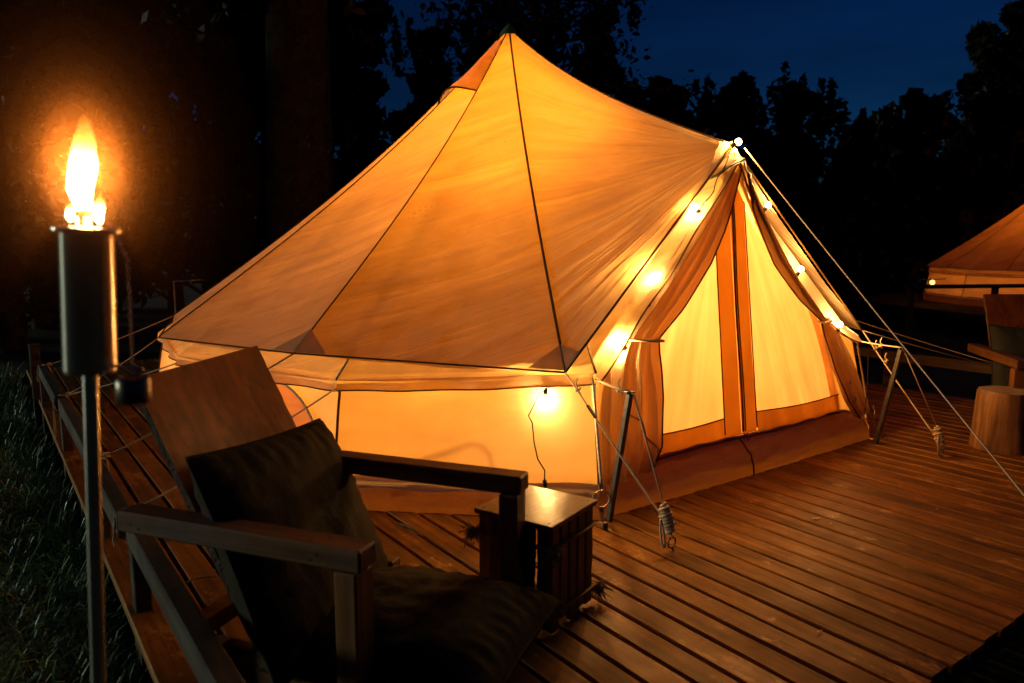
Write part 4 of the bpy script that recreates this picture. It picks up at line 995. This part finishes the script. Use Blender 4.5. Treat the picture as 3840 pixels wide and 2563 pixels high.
# ------------------------------------------------------------------ trees
def tree(x, y, h, rad, label, dens=2600, leaf_s=.11, trunk_r=.16, base=.1, dense=True, conic=0.4, spire=0, grp='dark trees behind the tents', seed=0, lean=0.0):
    rg = np.random.default_rng(seed + 11); t = empty('tree', (x, y, GZ), 0, label, 'tree', grp)
    k = 9; pts_ = [(lean * (i / k) ** 2 * h + .05 * h * .1 * math.sin(i * 1.7 + seed), .04 * math.cos(i * 2.1 + seed), h * .92 * i / k) for i in range(k + 1)]
    MB().tube(pts_, .1, 12, True, 0, [trunk_r * (1 - .85 * (i / k)) * (1.25 if i == 0 else 1) for i in range(k + 1)]).build('trunk', M['bark'], t, True)
    lb = MB(); nc = 26; cs = []
    for i in range(nc):
        f = base + (1 - base) * (i + .5) / nc; a = i * 2.4 + seed; rr = rad * ((1 - f) ** conic) * (.55 + .6 * rg.random()) * (.75 + .25 * math.sin(f * 9 + seed))
        z0_ = h * (f * .9 - .02); zz = h * f + rr * .18
        c = np.array([rr * .72 * math.cos(a) + lean * f * f * h, rr * .72 * math.sin(a), zz]); cs.append((c, max(.28, rr * .55)))
        lb.tube([(lean * f * f * h * .9, 0, z0_), tuple(c * [.55, .55, 1] + [0, 0, -.1]), tuple(c)], .03, 5, True, 0, [.05, .03, .012])
    lb.build('branches', M['bark'], t, True)
    P0 = []
    per = dens // nc
    for c, r_c in cs:
        d = rg.normal(size=(per, 3)); d /= np.linalg.norm(d, axis=1)[:, None]; q = c + d * (r_c * rg.random(per) ** .45)[:, None] * [1, 1, .75]; P0.append(q)
    if spire:
        for s_ in range(spire):
            a = rg.random() * 6.28; rr = rad * .75 * rg.random() ** .5; hx, hy = rr * math.cos(a), rr * math.sin(a); z1 = h * (.86 + .2 * rg.random())
            kk = 46; f = rg.random(kk); q = np.stack([hx + rg.normal(0, .11, kk) * (1.15 - f), hy + rg.normal(0, .11, kk) * (1.15 - f), z1 - .9 * (1 - f) + .1], 1); P0.append(q)
    P0 = np.concatenate(P0); n_ = len(P0)
    ax = rg.normal(size=(n_, 3)); ax /= np.linalg.norm(ax, axis=1)[:, None]; bx = np.cross(ax, rg.normal(size=(n_, 3))); bx /= np.linalg.norm(bx, axis=1)[:, None]
    s_ = leaf_s * rg.uniform(.6, 1.5, n_)[:, None]; V = np.stack([P0 - ax * s_, P0 + bx * s_ * .5, P0 + ax * s_, P0 - bx * s_ * .5], 1)
    parts = [V]
    if dense:   # inner leafy mass
        kk = dens // 5; idx = rg.integers(0, nc, kk); C_ = np.array([cs[i][0] for i in idx]); r_ = np.array([cs[i][1] for i in idx])
        d = rg.normal(size=(kk, 3)); d /= np.linalg.norm(d, axis=1)[:, None]; q = C_ + d * (r_ * .62 * rg.random(kk))[:, None]
        a2 = rg.normal(size=(kk, 3)); a2 /= np.linalg.norm(a2, axis=1)[:, None]; b2 = np.cross(a2, rg.normal(size=(kk, 3))); b2 /= np.linalg.norm(b2, axis=1)[:, None]
        s2 = leaf_s * 2.8; parts.append(np.stack([q - a2 * s2, q + b2 * s2 * .8, q + a2 * s2, q - b2 * s2 * .8], 1))
    V = np.concatenate(parts).reshape(-1, 3); F = np.arange(len(V)).reshape(-1, 4)
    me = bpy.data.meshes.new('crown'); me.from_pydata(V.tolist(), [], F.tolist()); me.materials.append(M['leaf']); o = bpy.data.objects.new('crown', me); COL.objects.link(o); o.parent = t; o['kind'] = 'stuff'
    return t
# big old tree behind the left shoulder of the tent
bt = empty('old_tree', (-3.45, 12.2, GZ), 0, 'huge old tree trunk in the dark behind the left slope of the tent', 'tree')
b = MB(); vs = []; n_ = 36; rows = 40
for i in range(rows + 1):
    f = i / rows; z = 9 * f; r_ = .62 - .26 * f ** .8 + .25 * math.exp(-f * 22)
    for k in range(n_):
        a = 2 * math.pi * k / n_; q = r_ * (1 + .08 * fbm(math.cos(a) * 3, math.sin(a) * 3, z * .35) + .04 * fbm(math.cos(a) * 11, math.sin(a) * 11, z * .8)); vs.append((q * math.cos(a) + .02 * z, q * math.sin(a), z))
b.add(vs, [(i * n_ + k, i * n_ + (k + 1) % n_, (i + 1) * n_ + (k + 1) % n_, (i + 1) * n_ + k) for i in range(rows) for k in range(n_)]); b.build('trunk', M['bark'], bt, True)
def bigcrown(t, cx, cy, cz, rx, ry, rz, n_, s_, seed):
    rg = np.random.default_rng(seed); cl = rg.normal(size=(60, 3)); cl /= np.linalg.norm(cl, axis=1)[:, None]; cl *= (rg.random(60) ** .4)[:, None]; cl = cl * [rx, ry, rz] + [cx, cy, cz]
    q = cl[rg.integers(0, 60, n_)] + rg.normal(size=(n_, 3)) * .5 * [1, 1, .7]
    a = rg.normal(size=(n_, 3)); a /= np.linalg.norm(a, axis=1)[:, None]; b_ = np.cross(a, rg.normal(size=(n_, 3))); b_ /= np.linalg.norm(b_, axis=1)[:, None]
    s = s_ * rg.uniform(.6, 1.5, n_)[:, None]; V = np.stack([q - a * s, q + b_ * s * .5, q + a * s, q - b_ * s * .5], 1).reshape(-1, 3)
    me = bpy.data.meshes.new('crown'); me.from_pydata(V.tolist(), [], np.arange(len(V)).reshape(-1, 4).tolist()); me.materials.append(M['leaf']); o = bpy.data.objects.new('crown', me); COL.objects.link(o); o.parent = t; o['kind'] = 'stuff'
bigcrown(bt, -.3, .8, 8.2, 2.6, 1.6, 3.2, 16000, .14, 4)
for k, (dx, dz) in enumerate(((-1.6, 7.5), (1.3, 7.9), (-.6, 9.6), (2.1, 6.6))): MB().tube([(.1, 0, 4.6 + k * .5), (dx * .5, .1, 6 + k * .3), (dx, .2, dz)], .1, 7, True, 0, [.16, .10, .04]).build('branch', M['bark'], bt, True)
T = [(-12.5, 15, 10.5, 3.0, 'tall dark tree at the far left edge', dict(dens=9000, base=.02)),
     (-9.2, 14.6, 9.8, 2.7, 'dark leafy tree behind the torch flame', dict(dens=9000, base=.02)),
     (-6.3, 15.5, 10.2, 2.6, 'dark leafy tree left of the old trunk', dict(dens=9000, base=.02)),
     (-8.1, 18.0, 12.0, 3.4, 'broad dark tree filling the gap behind the torch', dict(dens=12000, base=.02, leaf_s=.15)),
     (-4.9, 18.4, 12.5, 3.0, 'tall dark tree behind the old trunk', dict(dens=12000, base=.02, leaf_s=.15)),
     (-12.4, 18.5, 13.0, 3.8, 'tallest dark tree behind the upper left corner', dict(dens=12000, base=.02, leaf_s=.15)),
     (-3.6, 17.0, 7.4, 1.9, 'dark tree right behind the old trunk', dict(dens=7000, base=.05)),
     (-1.9, 17.5, 5.9, 1.5, 'dark tree with pointed shoots left of the tent peak', dict(dens=6000, spire=12, base=.02, leaf_s=.10)),
     (.0, 17.0, 6.3, 1.7, 'dark tree directly behind the tent peak', dict(dens=6000, spire=9, base=.02, leaf_s=.10)),
     (1.9, 17.2, 6.3, 1.6, 'dark tree right of the tent peak', dict(dens=6500, spire=6, base=.02, leaf_s=.10)),
     (3.6, 18.0, 4.9, 1.5, 'low dark tree sloping down towards the open sky', dict(dens=6000, spire=10, base=.02, leaf_s=.10)),
     (5.3, 18.2, 5.0, 1.5, 'dark tree with upright shoots above the door peak', dict(dens=6000, spire=16, base=.02, leaf_s=.10)),
     (7.0, 18.6, 4.9, 1.4, 'dark tree with upright shoots right of the door peak', dict(dens=6000, spire=16, base=.02, leaf_s=.10)),
     (8.6, 19.0, 4.1, 1.5, 'lowest dark tree under the brightest sky', dict(dens=6000, spire=14, base=.02, leaf_s=.10)),
     (10.4, 19.5, 4.9, 1.6, 'dark bushy tree at the foot of the tall right tree', dict(dens=7000, spire=8, base=.02, leaf_s=.10)),
     (12.6, 19.2, 7.2, 2.2, 'rounded dark tree beside the tall right tree', dict(dens=9000, base=.02)),
     (15.6, 19.8, 10.5, 2.9, 'tall dark tree filling the upper right corner', dict(dens=12000, base=.02)),
     (12.0, 24.5, 5.4, 2.6, 'dark tree behind the far tent', dict(dens=7000, base=.02)),
     (14.6, 23.5, 7.6, 2.8, 'dark tree between the far tent and the tall right tree', dict(dens=9000, base=.02, leaf_s=.15)),
     (4.6, 21.5, 4.6, 2.4, 'broad dark tree deep behind the door peak', dict(dens=7000, base=.02)),
     (8.0, 22.5, 4.2, 2.6, 'broad dark tree deep behind the open sky gap', dict(dens=7000, base=.02)),
     (-14.8, 11.5, 9.0, 2.7, 'nearer dark tree beyond the left edge', dict(dens=8000, base=.02)),
     (-7.6, 11.3, 7.5, 2.0, 'nearer dark tree behind the torch canister', dict(dens=8000, base=.02))]
for k, (x_, y_, h_, r_, lab, kw) in enumerate(T): tree(x_, y_, h_ - GZ, r_, lab, seed=k * 3 + 1, **kw)
# sparse overhanging tree whose branches cross the sky above the tent
st = empty('tree', (.6, 13.0, GZ), 0, 'sparse tree whose leafy branches reach over the tent peak', 'tree')
MB().tube([(0, 0, 0), (.1, 0, 2.5), (.0, .1, 4.4), (-.3, .1, 6.2)], .1, 9, True, 0, [.17, .13, .09, .05]).build('trunk', M['bark'], st, True)
rg = np.random.default_rng(5); P0 = []
for k in range(26):
    a = rg.uniform(0, 6.28); l_ = rg.uniform(1.0, 2.3); z0_ = rg.uniform(4.0, 6.0); e = Vector((l_ * math.cos(a) * 1.25, l_ * .6 * math.sin(a), z0_ + rg.uniform(-.5, .9))); s_ = Vector((-.1, .1, z0_ - .2)); md = s_.lerp(e, .5) + Vector((0, 0, .25))
    if k < 16: MB().tube([s_, md, e], .02, 5, True, 0, [.035, .02, .006]).build('branch', M['bark'], st, True)
    for q in range(120):
        f = rg.random() ** .7; p = s_.lerp(md, f * 2) if f < .5 else md.lerp(e, f * 2 - 1); P0.append([p.x + rg.normal(0, .13), p.y + rg.normal(0, .13), p.z + rg.normal(0, .13)])
P0 = np.array(P0); n_ = len(P0); a = rg.normal(size=(n_, 3)); a /= np.linalg.norm(a, axis=1)[:, None]; b_ = np.cross(a, rg.normal(size=(n_, 3))); b_ /= np.linalg.norm(b_, axis=1)[:, None]; s = .062 * rg.uniform(.6, 1.4, n_)[:, None]
V = np.stack([P0 - a * s, P0 + b_ * s * .55, P0 + a * s, P0 - b_ * s * .55], 1).reshape(-1, 3)
me = bpy.data.meshes.new('crown'); me.from_pydata(V.tolist(), [], np.arange(len(V)).reshape(-1, 4).tolist()); me.materials.append(M['leaf']); o = bpy.data.objects.new('crown', me); COL.objects.link(o); o.parent = st; o['kind'] = 'stuff'
